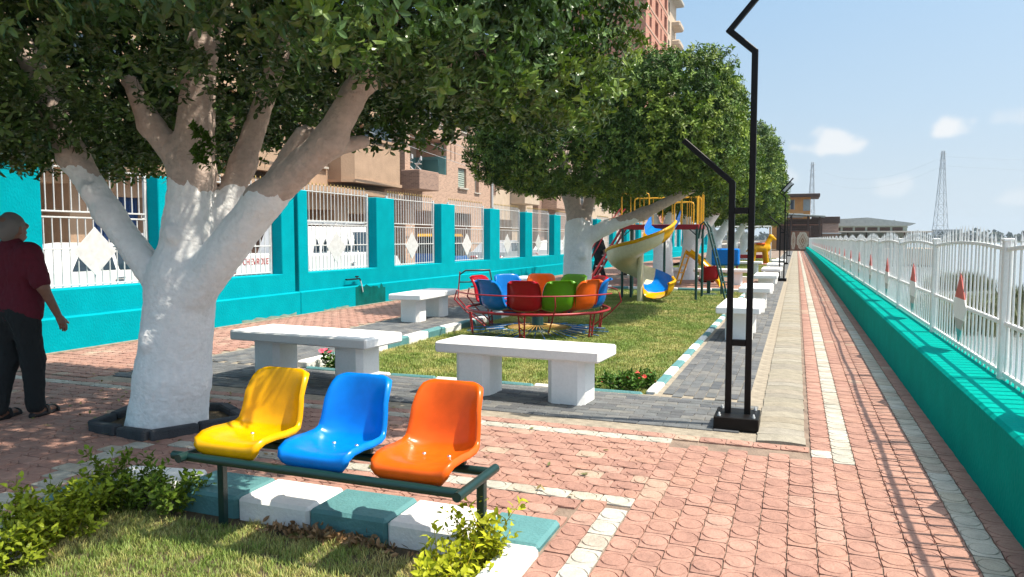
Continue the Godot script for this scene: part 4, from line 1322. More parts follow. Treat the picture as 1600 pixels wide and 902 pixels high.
func shrub(called: String, label: String, cat: String, at: Vector3, rad: Vector3, n: int, mesh, m: Material, c0: Color, c1: Color, seed_: int, group: String, trunk := false) -> void:
	var t := thing(called, label, cat, at, 0, group)
	var r := RandomNumberGenerator.new(); r.seed = seed_
	var xf := []; var cols := []
	for i in n:
		var d := Vector3(r.randfn(), absf(r.randfn()) if not trunk else r.randfn(), r.randfn()).normalized() * pow(r.randf(), 0.45)
		d *= 1.0 + 0.25 * fnl.get_noise_3d(d.x * 14.0 + seed_, d.y * 14.0, d.z * 14.0)
		xf.append(Transform3D(Basis.from_euler(Vector3(r.randf_range(-0.8, 0.8), r.randf() * TAU, r.randf_range(-0.8, 0.8))).scaled(Vector3.ONE * r.randf_range(0.75, 1.25)), d * rad))
		cols.append(c0.lerp(c1, r.randf()))
	var o := crowd("foliage" if not trunk else "crown", mesh, m, t, xf, cols)
	o.set_meta("kind", "stuff")
	var mb := MB.new()
	if trunk: mb.tube([Vector3(0, -at.y, 0), Vector3(0.1, -rad.y * 0.5, 0), Vector3(0, rad.y * 0.3, 0)], [0.22, 0.16, 0.05], 7)
	else:
		for i in 4:
			var a := TAU * i / 4.0 + seed_
			mb.tube([Vector3(0, -0.02, 0), Vector3(cos(a) * rad.x * 0.2, rad.y * 0.35, sin(a) * rad.z * 0.2), Vector3(cos(a) * rad.x * 0.5, rad.y * 0.75, sin(a) * rad.z * 0.5)], [rad.y * 0.03, rad.y * 0.022, rad.y * 0.008], 5)
	part("trunk" if trunk else "stem", mb, M.bark_plain, t)

# ---------- pylons ----------
func pylon(label: String, at: Vector3, H: float, w0: float, w1: float) -> void:
	var t := thing("lattice_pylon", label, "pylon", at, 0.2, "power pylons on the horizon")
	var lv := 9
	var P := func(k: int, u: float) -> Vector3:
		var w := lerpf(w0, w1, pow(u, 0.75)) * 0.5
		return Vector3([-w, w, w, -w][k % 4], H * u, [-w, -w, w, w][k % 4])
	for k in 4:
		var mb := MB.new(); var p := []
		for i in 10: p.append(P.call(k, i / 9.0))
		mb.tube(p, H * 0.0032, 4); part("leg", mb, M.steel, t)
	for i in lv:
		var mb := MB.new()
		var u0 := float(i) / lv; var u1 := float(i + 1) / lv
		for k in 4:
			mb.rod(P.call(k, u0), P.call(k + 1, u1), H * 0.0018, 4); mb.rod(P.call(k + 1, u0), P.call(k, u1), H * 0.0018, 4); mb.rod(P.call(k, u1), P.call(k + 1, u1), H * 0.0018, 4)
		part("bracing", mb, M.steel, t)
	for u in [0.82, 0.9, 0.97]:
		var mb := MB.new(); var a := H * 0.035
		mb.rod(Vector3(-a, H * u, 0), Vector3(a, H * u, 0), H * 0.003, 4)
		part("cross_arm", mb, M.steel, t)

func build_pylons() -> void:
	pylon("tall steel lattice pylon standing beyond the river fence", Vector3(60, -2, -378), 42.5, 6.2, 1.0)
	pylon("smaller far lattice pylon above the orange house", Vector3(8.5, -1, -520), 52.0, 6.0, 1.2)
	for i in 2:
		var w := thing("power_line", ["lower faint power cable running from the pylon", "upper faint power cable running from the pylon"][i], "cable", Vector3.ZERO, 0, "cables on the pylons")
		var mb := MB.new(); var p := []
		for j in 30:
			var u := j / 29.0
			p.append(Vector3(60, 34 + i * 4, -378).lerp(Vector3(8.5, 42 + i * 6, -520), u) - Vector3(0, 9.0 * 4 * u * (1 - u), 0))
		mb.tube(p, 0.03, 4, false)
		p = []
		for j in 30:
			var u := j / 29.0
			p.append(Vector3(60, 34 + i * 4, -378).lerp(Vector3(300, 34 + i * 6, -300), u) - Vector3(0, 9.0 * 4 * u * (1 - u), 0))
		mb.tube(p, 0.03, 4, false)
		part("strand", mb, M.steel, w)

# ---------- trees ----------
func leaf(mb: MB, p: Vector3, d: Vector3, up: Vector3, L: float, W: float, droop: float) -> void:
	var s := d.cross(up).normalized() * W * 0.5
	var nrm := s.cross(d).normalized()
	var m1 := p + d * L * 0.3 + nrm * L * 0.03; var m2 := p + d * L * 0.68 - Vector3(0, droop * L * 0.25, 0)
	var tip := p + d * L - Vector3(0, droop * L * 0.6, 0)
	mb.tri(p, m1 + s * 0.92 + nrm * W * 0.12, m1); mb.tri(p, m1, m1 - s * 0.92 + nrm * W * 0.12)
	mb.quad(m1, m1 + s * 0.92 + nrm * W * 0.12, m2 + s * 0.8 + nrm * W * 0.1, m2); mb.quad(m1 - s * 0.92 + nrm * W * 0.12, m1, m2, m2 - s * 0.8 + nrm * W * 0.1)
	mb.tri(m2, m2 + s * 0.8 + nrm * W * 0.1, tip); mb.tri(m2 - s * 0.8 + nrm * W * 0.1, m2, tip)

func leaf_cluster(seed_: int, n: int, L: float, W: float, len_: float) -> MB:       # a twig along +Y with leaves round it
	var r := RandomNumberGenerator.new(); r.seed = seed_
	var mb := MB.new(); mb.tinted = true
	mb.col = Color(0.9, 0.7, 0.6)
	mb.tube([Vector3.ZERO, Vector3(0.02, 0.6, 0.01) * len_, Vector3(0, 1, 0.03) * len_], [len_ * 0.016, len_ * 0.012, len_ * 0.004], 4, false)
	for i in n:
		var u := (i + 0.5) / n
		var a := i * 2.4 + r.randf_range(-0.4, 0.4)
		var d := Vector3(cos(a), r.randf_range(0.0, 0.7) + u * 0.6, sin(a)).normalized()
		var up := Vector3(r.randf_range(-0.5, 0.5), 1, r.randf_range(-0.5, 0.5))
		var t := r.randf_range(0.7, 1.3)
		mb.col = Color(t, t, t * r.randf_range(0.7, 1.1))
		leaf(mb, Vector3(0, len_ * u, 0) + Vector3(r.randf_range(-1, 1), 0, r.randf_range(-1, 1)) * len_ * 0.15, d, up, L * r.randf_range(0.7, 1.15), W * r.randf_range(0.8, 1.1), r.randf_range(0.1, 0.7))
	return mb

func crown(t: Node3D, c: Vector3, rad: Vector3, e: float, shell: float, n: int, meshes: Array, size: float, seed_: int, keep = null, m: Material = null) -> void:
	var r := RandomNumberGenerator.new(); r.seed = seed_
	var xf := [[], [], []]; var cols := [[], [], []]
	var made := 0
	while made < n:
		var u := Vector3(r.randf_range(-1.08, 1.08), r.randf_range(-1.12, 1.12), r.randf_range(-1.08, 1.08))
		var f := pow(pow(absf(u.x), e) + pow(absf(u.y), e) + pow(absf(u.z), e), 1.0 / e)
		var p := u * rad
		var wob := 1.0 + 0.10 * fnl.get_noise_3d((p.x + c.x) * 7.0, (p.y + c.y) * 9.0, (p.z + c.z) * 7.0) + 0.05 * fnl.get_noise_3d((p.x + c.x) * 24.0, p.y * 24.0, p.z * 24.0)
		if f > wob or f < wob * shell: continue
		if keep != null and not keep.call(p + c): continue
		made += 1
		var out := Vector3(signf(u.x) * pow(absf(u.x), e - 1.0) / rad.x, signf(u.y) * pow(absf(u.y), e - 1.0) / rad.y, signf(u.z) * pow(absf(u.z), e - 1.0) / rad.z).normalized()
		var y := (out + Vector3(r.randfn(), r.randfn() + 0.25, r.randfn()) * 0.42).normalized()
		if out.y < -0.5: y = (y + Vector3(0, -0.1, 0) + Vector3(r.randfn(), 0, r.randfn()) * 0.5).normalized()
		var x := y.cross(Vector3(r.randfn(), r.randfn(), r.randfn())).normalized()
		var s := size * r.randf_range(0.8, 1.2)
		var k := r.randi_range(0, 2)
		xf[k].append(Transform3D(Basis(x, y, x.cross(y)).scaled(Vector3.ONE * s), p + c))
		var young_lit := clampf((f / wob - 0.90) * 7.0, 0, 1) * clampf(0.40 + 1.3 * fnl.get_noise_3d(p.x * 11.0, p.y * 11.0, p.z * 11.0) + r.randfn() * 0.22, 0.0, 1.0)  # outer leaves paler: new growth, plus sunlit brightness put into the leaf colour
		cols[k].append(lin(0.070, 0.130, 0.034).lerp(lin(0.31, 0.38, 0.045), young_lit) * r.randf_range(0.6, 1.4))
	for k in 3:
		crowd("crown", meshes[k], m if m else M.leaf, t, xf[k], cols[k])

func trunk(t: Node3D, bones: Array, cell: float, k: float, paint_y: float, slope: float) -> void:
	var mb := MB.new()
	body(mb, bones, cell, k, 0.015)
	var white := MB.new(); var bare := MB.new()
	var lim := func(p: Vector3) -> float: return p.y - (paint_y + slope * p.x + 0.10 * fnl.get_noise_3d(p.x * 45, p.y * 10, p.z * 45) + 0.035 * fnl.get_noise_3d(p.x * 200, p.y * 60, p.z * 200))
	for i in range(0, mb.v.size(), 3):                    # each triangle goes to one side, or is cut along the edge of the paint
		var P := [mb.v[i], mb.v[i + 1], mb.v[i + 2]]; var N := [mb.n[i], mb.n[i + 1], mb.n[i + 2]]
		var f := [lim.call(P[0]), lim.call(P[1]), lim.call(P[2])]
		for side in [-1.0, 1.0]:
			var d := white if side < 0 else bare
			var q := []; var m := []
			for j in 3:
				var k2 := (j + 1) % 3
				if f[j] * side >= 0: q.append(P[j]); m.append(N[j])
				if (f[j] < 0) != (f[k2] < 0):
					var t2: float = f[j] / (f[j] - f[k2])
					q.append(P[j].lerp(P[k2], t2)); m.append(N[j].lerp(N[k2], t2).normalized())
			for j in range(1, q.size() - 1):
				for e in [0, j, j + 1]:
					d.v.append(q[e]); d.n.append(m[e])
	part("whitewashed_trunk", white, M.bark, t)
	part("bare_limbs", bare, M.bark_rough, t)

func build_trees() -> void:
	var near := [leaf_cluster(21, 13, 0.085, 0.036, 0.15), leaf_cluster(22, 12, 0.092, 0.04, 0.16), leaf_cluster(23, 14, 0.078, 0.034, 0.14)]
	var meshes := []
	for q in near: meshes.append(q.done())
	var t := thing("ficus_tree", "big clipped ficus with a forked whitewashed trunk nearest the camera", "tree", Vector3.ZERO, 0, "clipped ficus trees")
	var b := [[Vector3(-4.74, -0.12, -4.47), Vector3(-4.62, 0.4, -4.45), 0.32, 0.275], [Vector3(-4.62, 0.4, -4.45), Vector3(-4.49, 1.2, -4.45), 0.275, 0.26],
		[Vector3(-4.56, 1.0, -4.42), Vector3(-5.10, 1.70, -4.32), 0.12, 0.105], [Vector3(-5.10, 1.70, -4.32), Vector3(-5.40, 2.15, -4.27), 0.105, 0.11], [Vector3(-5.40, 2.15, -4.27), Vector3(-5.85, 3.1, -4.2), 0.11, 0.08],
		[Vector3(-4.47, 1.2, -4.45), Vector3(-4.38, 2.0, -4.47), 0.22, 0.165], [Vector3(-4.38, 2.0, -4.47), Vector3(-4.26, 2.95, -4.47), 0.16, 0.11], [Vector3(-4.26, 2.95, -4.47), Vector3(-4.1, 3.8, -4.6), 0.12, 0.08],
		[Vector3(-4.42, 2.05, -4.45), Vector3(-4.68, 2.38, -4.36), 0.12, 0.085], [Vector3(-4.68, 2.38, -4.36), Vector3(-4.8, 2.7, -4.3), 0.085, 0.06],
		[Vector3(-4.34, 1.5, -4.60), Vector3(-4.14, 2.1, -4.76), 0.12, 0.095], [Vector3(-4.14, 2.1, -4.76), Vector3(-3.95, 2.9, -4.95), 0.095, 0.07], [Vector3(-3.95, 2.9, -4.95), Vector3(-3.7, 3.6, -5.1), 0.07, 0.05],
		[Vector3(-4.34, 1.10, -4.42), Vector3(-3.70, 1.78, -4.46), 0.165, 0.135], [Vector3(-3.70, 1.78, -4.46), Vector3(-3.14, 2.2, -4.5), 0.13, 0.11], [Vector3(-3.14, 2.2, -4.5), Vector3(-2.84, 2.70, -4.55), 0.11, 0.09], [Vector3(-2.84, 2.70, -4.55), Vector3(-2.6, 3.4, -4.7), 0.09, 0.06],
		[Vector3(-3.80, 1.70, -4.52), Vector3(-3.42, 2.25, -4.6), 0.11, 0.09], [Vector3(-3.25, 2.13, -4.55), Vector3(-3.02, 2.22, -4.75), 0.065, 0.05], [Vector3(-2.9, 2.6, -4.6), Vector3(-2.1, 3.0, -5.4), 0.06, 0.04],
		[Vector3(-5.18, 1.86, -4.20), Vector3(-5.17, 1.88, -4.19), 0.045, 0.045], [Vector3(-4.40, 1.55, -4.26), Vector3(-4.38, 1.52, -4.25), 0.06, 0.05], [Vector3(-4.62, 0.75, -4.20), Vector3(-4.61, 0.70, -4.19), 0.05, 0.04]]
	trunk(t, b, 0.028, 0.065, 1.28, -0.145)
	crown(t, Vector3(-4.55, 3.72, -4.36), Vector3(3.45, 1.60, 2.06), 4.6, 0.66, 23000, meshes, 0.88, 51, func(p):
		if p.x > -2.05 - (p.z + 2.5) * 0.3: return false
		var mid := smoothstep(-5.15, -4.65, p.x) * (1.0 - smoothstep(-2.6, -2.0, p.x))
		return p.y > 2.20 + 0.20 * smoothstep(-5.4, -4.8, p.x) + 0.19 * smoothstep(-5.9, -5.0, p.z) * mid, M.leaf_near)
	# leafy sprouts on the trunk
	var xf := []; var cols := []
	for i in 14:
		var a := i * 0.7
		xf.append(Transform3D(Basis.from_euler(Vector3(cos(a) * 0.9, a, sin(a) * 0.9)).scaled(Vector3.ONE * 0.8), Vector3(-4.05 + 0.05 * cos(a), 2.0 + 0.02 * i, -4.3 + 0.05 * sin(a))))
		cols.append(lin(0.08, 0.15, 0.02))
	crowd("sprouts", meshes[0], M.leaf, t, xf, cols)
	# second tree, behind the roundabout
	t = thing("ficus_tree", "second clipped ficus, its long bare limb reaching in front of the slide", "tree", Vector3.ZERO, 0, "clipped ficus trees")
	b = [[Vector3(-4.56, -0.12, -15.8), Vector3(-4.52, 1.7, -15.8), 0.335, 0.30], [Vector3(-4.52, 1.7, -15.8), Vector3(-4.72, 2.5, -15.8), 0.22, 0.17], [Vector3(-4.72, 2.5, -15.8), Vector3(-4.9, 3.6, -15.8), 0.17, 0.1],
		[Vector3(-4.45, 1.45, -15.78), Vector3(-3.85, 1.75, -15.7), 0.2, 0.15], [Vector3(-3.85, 1.75, -15.7), Vector3(-3.05, 2.02, -15.6), 0.145, 0.125], [Vector3(-3.05, 2.02, -15.6), Vector3(-1.95, 2.55, -15.5), 0.12, 0.085],
		[Vector3(-4.45, 1.75, -15.85), Vector3(-4.25, 2.6, -16.0), 0.15, 0.11], [Vector3(-4.25, 2.6, -16.0), Vector3(-4.0, 3.6, -16.1), 0.11, 0.07], [Vector3(-4.36, 1.25, -15.55), Vector3(-4.34, 1.15, -15.53), 0.09, 0.08]]
	trunk(t, b, 0.045, 0.12, 1.90, 0.0)
	crown(t, Vector3(-3.62, 3.68, -15.2), Vector3(2.5, 1.14, 2.25), 6.0, 0.80, 11000, meshes, 1.0, 52)
	# the row behind
	var row := [[-4.1, -24.6, -0.1, 2.3, 1.45, "third ficus, its white trunk straight behind the slide"], [-3.75, -27.6, 0.35, 2.2, 1.45, "fourth ficus, its white trunk leaning right behind the climbing ladder"], [-3.5, -34.0, 0.2, 2.5, 1.9, "fifth ficus, sunlit crown right of the tall lamp"], [-3.5, -44.0, 0.2, 2.5, 1.9, "sixth ficus far down the row"], [-3.6, -56.0, 0.2, 2.6, 1.9, "last ficus of the row before the far gate"]]
	var k := 0
	for q in row:
		t = thing("ficus_tree", q[5], "tree", Vector3.ZERO, 0, "clipped ficus trees")
		var x: float = q[0]; var z: float = q[1]; var l: float = q[2]
		b = [[Vector3(x, -0.12, z), Vector3(x + l * 0.4, 1.2, z), 0.36, 0.30], [Vector3(x + l * 0.4, 1.2, z), Vector3(x + l * 2 + 0.55, 2.8, z), 0.22, 0.15], [Vector3(x + l * 0.4, 1.2, z), Vector3(x + l - 0.5, 2.8, z), 0.24, 0.15],
			[Vector3(x + l * 2 + 0.55, 2.8, z), Vector3(x + l * 2 + 0.9, 4.0, z), 0.15, 0.08], [Vector3(x + l - 0.5, 2.8, z), Vector3(x + l - 0.9, 4.0, z), 0.15, 0.08]]
		trunk(t, b, 0.075, 0.14, 2.35, 0.0)
		crown(t, Vector3(x + 0.1, 2.55 + q[4], z), Vector3(q[3], q[4], 2.4), 4.5, 0.84, 3200 if k < 3 else 1900, meshes, 1.7 if k < 3 else 2.3, 60 + k)
		k += 1

# ---------- vehicles on the street ----------
func slab(mb: MB, poly: PackedVector2Array, hw: Callable, grow := 0.0) -> void:     # side outline (z, y), half width depends on y
	var idx := Geometry2D.triangulate_polygon(poly)
	for s in [-1.0, 1.0]:
		for i in range(0, idx.size(), 3):
			var q := []
			for j in 3:
				var p := poly[idx[i + j]]
				q.append(Vector3(s * (hw.call(p.y) + grow), p.y, p.x))
			mb._t(q[0], q[1], q[2], Vector3(s, 0, 0))
	var ctr := Vector2.ZERO
	for p in poly: ctr += p / poly.size()
	for i in poly.size():
		var a := poly[i]; var b := poly[(i + 1) % poly.size()]
		var m := (a + b) * 0.5 - ctr
		var ha: float = hw.call(a.y) + grow; var hb: float = hw.call(b.y) + grow
		var nn := Vector3(0, (b - a).x, -(b - a).y)
		if nn.y * m.y + nn.z * m.x < 0: nn = -nn
		mb._face([Vector3(-ha, a.y, a.x), Vector3(ha, a.y, a.x), Vector3(hb, b.y, b.x), Vector3(-hb, b.y, b.x)], nn)

func wheel(t: Node3D, x: float, z: float, r: float) -> void:
	var mb := MB.new()
	var s := signf(x)
	mb.lathe(Vector3(x - s * 0.10, r, z), [Vector2(0.0, -0.1), Vector2(r * 0.62, -0.1), Vector2(r * 0.95, -0.09), Vector2(r, -0.05), Vector2(r, 0.05), Vector2(r * 0.95, 0.09), Vector2(r * 0.66, 0.1), Vector2(r * 0.62, 0.06)], 18, Vector3(s, 0, 0))
	var o := part("wheel", mb, M.rubber, t)
	mb = MB.new(); mb.lathe(Vector3(x - s * 0.10, r, z), [Vector2(r * 0.64, 0.07), Vector2(r * 0.55, 0.08), Vector2(r * 0.2, 0.06), Vector2(0.0, 0.075)], 14, Vector3(s, 0, 0))
	part("rim", mb, M.chrome, o)

func car(label: String, at: Vector3, turn: float, paint: Material, low: PackedVector2Array, cab: PackedVector2Array, wins: Array, W: float, axles: Array, called := "parked_car", cat := "car") -> Node3D:
	var t := thing(called, label, cat, at, turn, "vehicles parked on the street")
	var belt := 0.0
	for p in low: belt = maxf(belt, p.y)
	var hw := func(y: float) -> float: return W * 0.5 - 0.05 * absf(y - 0.6) - maxf(0.0, y - belt + 0.02) * 0.32
	var mb := MB.new(); slab(mb, low, hw); part("body", mb, paint, t)
	mb = MB.new(); slab(mb, cab, hw, -0.012); part("cabin", mb, paint, t)
	for w in wins:
		mb = MB.new(); slab(mb, w, hw, 0.0); part("side_window", mb, M.glass, t)
	for a in axles:
		for s in [-1.0, 1.0]:
			wheel(t, s * (W * 0.5 - 0.01), a, 0.32)
	var lo := 9.0; var hi := -9.0
	for p in low:
		lo = minf(lo, p.x); hi = maxf(hi, p.x)
	for s in [-1.0, 1.0]:
		mb = MB.new(); mb.bevel(Vector3(s * (W * 0.5 - 0.28), 0.68, hi - 0.03), Vector3(0.36, 0.16, 0.1), 0.03); part("tail_light", mb, M.tail_red, t)
		mb = MB.new(); mb.bevel(Vector3(s * (W * 0.5 - 0.28), 0.64, lo + 0.03), Vector3(0.36, 0.16, 0.1), 0.03); part("headlight", mb, M.chrome, t)
		mb = MB.new(); mb.bevel(Vector3(s * (W * 0.5 + 0.012), 0.82, 0.35), Vector3(0.03, 0.035, 0.18), 0.01); part("door_handle", mb, M.chrome, t)
		mb = MB.new(); mb.bevel(Vector3(s * (W * 0.5 + 0.09), 0.98, -0.85), Vector3(0.18, 0.12, 0.08), 0.03); part("mirror", mb, paint, t)
	return t

func V(a: Array) -> PackedVector2Array:
	var p := PackedVector2Array()
	for i in range(0, a.size(), 2): p.append(Vector2(a[i], a[i + 1]))
	return p

func build_vehicles() -> void:
	var low := V([2.15, 0.3, 2.2, 0.62, 2.1, 0.92, 1.3, 0.97, -0.95, 0.93, -1.95, 0.78, -2.18, 0.6, -2.15, 0.3])
	var cab := V([1.75, 0.93, 1.15, 1.34, 0.4, 1.43, -0.3, 1.40, -1.1, 0.92])
	var wins := [V([1.25, 0.96, 0.98, 1.30, 0.42, 1.37, 0.42, 0.96]), V([0.34, 0.96, 0.34, 1.37, -0.28, 1.34, -0.86, 0.96])]
	car("white sedan parked behind the leftmost railing", Vector3(-11.9, 0, -9.9), 0.0, M.car_white, low, cab, wins, 1.72, [1.35, -1.35])
	car("grey sedan parked behind the sixth and seventh railings", Vector3(-12.4, 0, -31.2), 0.0, M.car_grey, low, cab, wins, 1.72, [1.35, -1.35])
	car("white sedan parked farther along, behind the second trunk", Vector3(-12.2, 0, -38.6), 0.0, M.car_white, low, cab, wins, 1.72, [1.35, -1.35])
	# van
	low = V([2.3, 0.35, 2.35, 1.05, -1.6, 1.05, -2.2, 0.95, -2.35, 0.7, -2.3, 0.35])
	cab = V([2.33, 1.04, 2.25, 1.82, -0.9, 1.85, -1.7, 1.04])
	wins = [V([2.05, 1.12, 2.0, 1.66, 1.05, 1.68, 1.05, 1.12]), V([0.95, 1.12, 0.95, 1.68, 0.05, 1.69, 0.05, 1.12]), V([-0.05, 1.12, -0.05, 1.69, -0.85, 1.7, -1.35, 1.12])]
	var t := car("white minibus with a roof rack parked behind the third railing", Vector3(-12.6, 0, -18.2), 0.0, M.car_white, low, cab, [wins[2]], 1.75, [1.5, -1.5], "parked_minibus", "minibus")
	for q in range(6):
		var mb := MB.new(); mb.prism(PackedVector2Array([Vector2(-0.14, 0), Vector2(0.14, 0), Vector2(0, 0.34)]), Vector3(0.815, 1.16, 1.95 - q * 0.36), Vector3(0, 0, -1), Vector3.UP, Vector3(0.02, 0, 0)); part("window", mb, M.glass, t)
	var mb2 := MB.new()
	for x in [-0.5, 0.0, 0.5]: mb2.rod(Vector3(x, 1.95, -0.8), Vector3(x, 1.95, 2.1), 0.02, 5)
	for z in [-0.7, 0.3, 1.3, 2.0]: mb2.rod(Vector3(-0.6, 1.94, z), Vector3(0.6, 1.94, z), 0.02, 5); mb2.rod(Vector3(-0.55, 1.8, z), Vector3(-0.55, 1.95, z), 0.02, 5); mb2.rod(Vector3(0.55, 1.8, z), Vector3(0.55, 1.95, z), 0.02, 5)
	part("roof_rack", mb2, M.steel, t)
	# pickup, tail towards the park
	low = V([2.4, 0.45, 2.4, 1.12, 0.3, 1.12, 0.3, 1.05, -1.1, 1.03, -2.3, 0.92, -2.4, 0.5])
	cab = V([0.35, 1.04, 0.3, 1.62, -0.7, 1.64, -1.35, 1.02])
	t = car("white pickup with red lettering on its tailgate behind the second railing", Vector3(-14.9, 0, -14.75), PI / 2, M.car_white, low, cab, [V([0.2, 1.08, 0.18, 1.56, -0.6, 1.57, -1.1, 1.08])], 1.75, [1.5, -1.55], "parked_pickup", "pickup")
	var tg := MB.new(); tg.bevel(Vector3(0, 0.86, 2.41), Vector3(1.5, 0.5, 0.05), 0.02)
	var gate := part("tailgate", tg, M.car_white, t)
	var tm := TextMesh.new(); tm.text = "CHEVROLET"; tm.font = SystemFont.new(); tm.font.font_names = PackedStringArray(["Droid Sans"]); tm.font_size = 32; tm.pixel_size = 0.0062; tm.depth = 0.006
	part("lettering", tm, M.sign_red, gate, Transform3D(Basis(), Vector3(0, 0.93, 2.441)))
	mb2 = MB.new(); mb2.bevel(Vector3(0, 0.5, 2.46), Vector3(1.6, 0.14, 0.12), 0.02); part("bumper", mb2, M.rubber, t)
	# three-wheeler
	t = thing("three_wheeler", "small blue three-wheeled taxi behind the fifth railing", "three-wheeler", Vector3(-12.6, 0, -25.4), 0.0, "vehicles parked on the street")
	var hw := func(y: float) -> float: return 0.62 - 0.06 * absf(y - 0.8)
	var mb := MB.new(); slab(mb, V([1.15, 0.3, 1.2, 0.95, 0.2, 0.8, -0.7, 0.85, -1.15, 0.6, -1.2, 0.3]), hw); part("body", mb, M.car_blue, t)
	mb = MB.new(); slab(mb, V([1.1, 0.95, 1.0, 1.55, 0.75, 1.6, 0.8, 0.95]), hw, -0.02); part("front_frame", mb, M.rubber, t)
	mb = MB.new(); slab(mb, V([-0.6, 0.82, -0.35, 1.58, -0.3, 1.58, -0.5, 0.82]), hw, -0.03); part("rear_frame", mb, M.rubber, t)
	mb = MB.new(); slab(mb, V([1.1, 1.58, 1.0, 1.68, -0.4, 1.68, -0.5, 1.58]), hw); part("canopy", mb, M.yellow_paint, t)
	wheel(t, 0.6, 0.7, 0.26); wheel(t, -0.6, 0.7, 0.26); wheel(t, 0.06, -0.95, 0.26)

# ---------- concrete benches ----------
func bench(label: String, at: Vector3, turn: float, L: float, D: float, leg_w := 0.36, leg_d := 0.38) -> void:
	var t := thing("concrete_bench", label, "bench", at, turn, "white concrete benches")
	var mb := MB.new(); mb.bevel(Vector3(0, 0.458, 0), Vector3(L, 0.105, D), 0.016)
	part("slab", mb, M.white_conc, t)
	for s in [-1.0, 1.0]:
		mb = MB.new()
		var a := leg_w * 0.5; var b := leg_d * 0.5; var c := 0.055
		mb.prism(PackedVector2Array([Vector2(-a + c, -b), Vector2(a - c, -b), Vector2(a, -b + c), Vector2(a, b - c), Vector2(a - c, b), Vector2(-a + c, b), Vector2(-a, b - c), Vector2(-a, -b + c)]), Vector3(s * (L * 0.5 - leg_w * 0.5 - 0.17), -0.02, 0), Vector3.RIGHT, Vector3.FORWARD, Vector3(0, 0.4255, 0))
		part("leg", mb, M.white_conc, t)

func build_benches() -> void:
	bench("white concrete bench behind the yellow and blue chairs", Vector3(-4.80, 0, -6.56), -0.07, 1.80, 0.66)
	bench("white concrete bench behind the orange chair, on the grey paving", Vector3(-2.40, 0, -6.54), -0.06, 1.66, 0.54)
	bench("white concrete bench left of the roundabout, beside the lawn kerb", Vector3(-6.5, 0, -12.3), PI / 2 + 0.03, 1.68, 0.64)
	bench("white concrete bench behind the roundabout's orange seat", Vector3(-6.5, 0, -17.6), PI / 2, 1.68, 0.62)
	var nm := ["nearest bench of the row beside the walk, behind the tall lamp", "second bench of the row beside the walk", "third bench of the row beside the walk", "fourth bench of the row beside the walk", "fifth bench of the row beside the walk", "sixth bench of the row beside the walk"]
	var zs := [-11.9, -16.4, -21.9, -26.6, -31.4, -37.0]
	for i in 6: bench("white concrete " + nm[i], Vector3(-0.77, 0, zs[i]), PI / 2, 1.68, 0.62)
	bench("white concrete bench at the far edge of the lawn by the ladder", Vector3(-2.3, 0, -25.0), 0.0, 1.7, 0.6)
	bench("white concrete bench beyond the slide's chute", Vector3(-4.2, 0, -25.4), 0.0, 1.4, 0.6)
	bench("white concrete bench far off between lamp and trees", Vector3(-2.2, 0, -33.5), 0.0, 1.7, 0.6)

# ---------- lamps ----------
func build_lamps() -> void:
	var lb := ["tall black double-post lamp with bent arms nearest the camera", "second black double-post lamp along the walk", "third black double-post lamp along the walk", "farthest black double-post lamp by the gate"]
	var at := [Vector3(-0.41, 0, -6.1), Vector3(-0.47, 0, -27.8), Vector3(-0.6, 0, -46.0), Vector3(-0.6, 0, -67.0)]
	var t := thing("street_lamp", lb[0], "lamp post", at[0], 0, "black lamps along the walk")
	var mb := MB.new(); mb.bevel(Vector3(0, 0.05, 0), Vector3(0.34, 0.1, 0.36), 0.006); part("base", mb, M.black_steel, t)
	for q in [[-0.13, -0.14], [0.13, -0.14], [-0.13, 0.14], [0.13, 0.14]]:
		mb = MB.new(); mb.lathe(Vector3(q[0], 0.1, q[1]), [Vector2(0.014, -0.005), Vector2(0.014, 0.012), Vector2(0.008, 0.014), Vector2(0.008, 0.028), Vector2(0.0, 0.03)], 6); part("anchor_bolt", mb, M.steel, t)
	var w := 0.048
	mb = MB.new(); mb.bevel(Vector3(-0.075, 1.02, 0), Vector3(w, 1.86, w), 0.004); part("post", mb, M.black_steel, t)
	mb = MB.new(); mb.bevel(Vector3(0.075, 1.525, 0), Vector3(w, 2.87, w), 0.004); part("post", mb, M.black_steel, t)
	for y in [0.67, 1.72]:
		mb = MB.new(); mb.bevel(Vector3(0, y, 0), Vector3(0.102, 0.05, w - 0.006), 0.003); part("cross_piece", mb, M.black_steel, t)
	mb = MB.new(); mb.bar(Vector3(-0.068, 1.935, 0), Vector3(-0.46, 2.29, 0), w - 0.003, w - 0.003, 0.004, Vector3(0, 0, 1)); part("short_arm", mb, M.black_steel, t)
	mb = MB.new(); mb.bar(Vector3(0.083, 2.94, 0), Vector3(-0.127, 3.13, 0), w - 0.003, w - 0.003, 0.004, Vector3(0, 0, 1)); part("elbow", mb, M.black_steel, t)
	mb = MB.new(); mb.bar(Vector3(-0.133, 3.105, 0), Vector3(0.31, 3.62, 0), w - 0.006, w - 0.006, 0.004, Vector3(0, 0, 1)); part("lamp_arm", mb, M.black_steel, t)
	for i in range(1, 4):
		var o := again(t, at[i], lb[i])
		if i > 1: continue
		mb = MB.new(); mb.bar(Vector3(0.0, 3.06, 0), Vector3(0.33, 3.42, 0), w - 0.006, w - 0.006, 0.004, Vector3(0, 0, 1)); part("lamp_arm", mb, M.black_steel, o)
		mb = MB.new(); mb.bar(Vector3(0.0, 3.17, 0), Vector3(0.27, 3.47, 0), 0.09, 0.014, 0.003, Vector3(0, 0, 1)); part("lamp_panel", mb, M.steel, o)

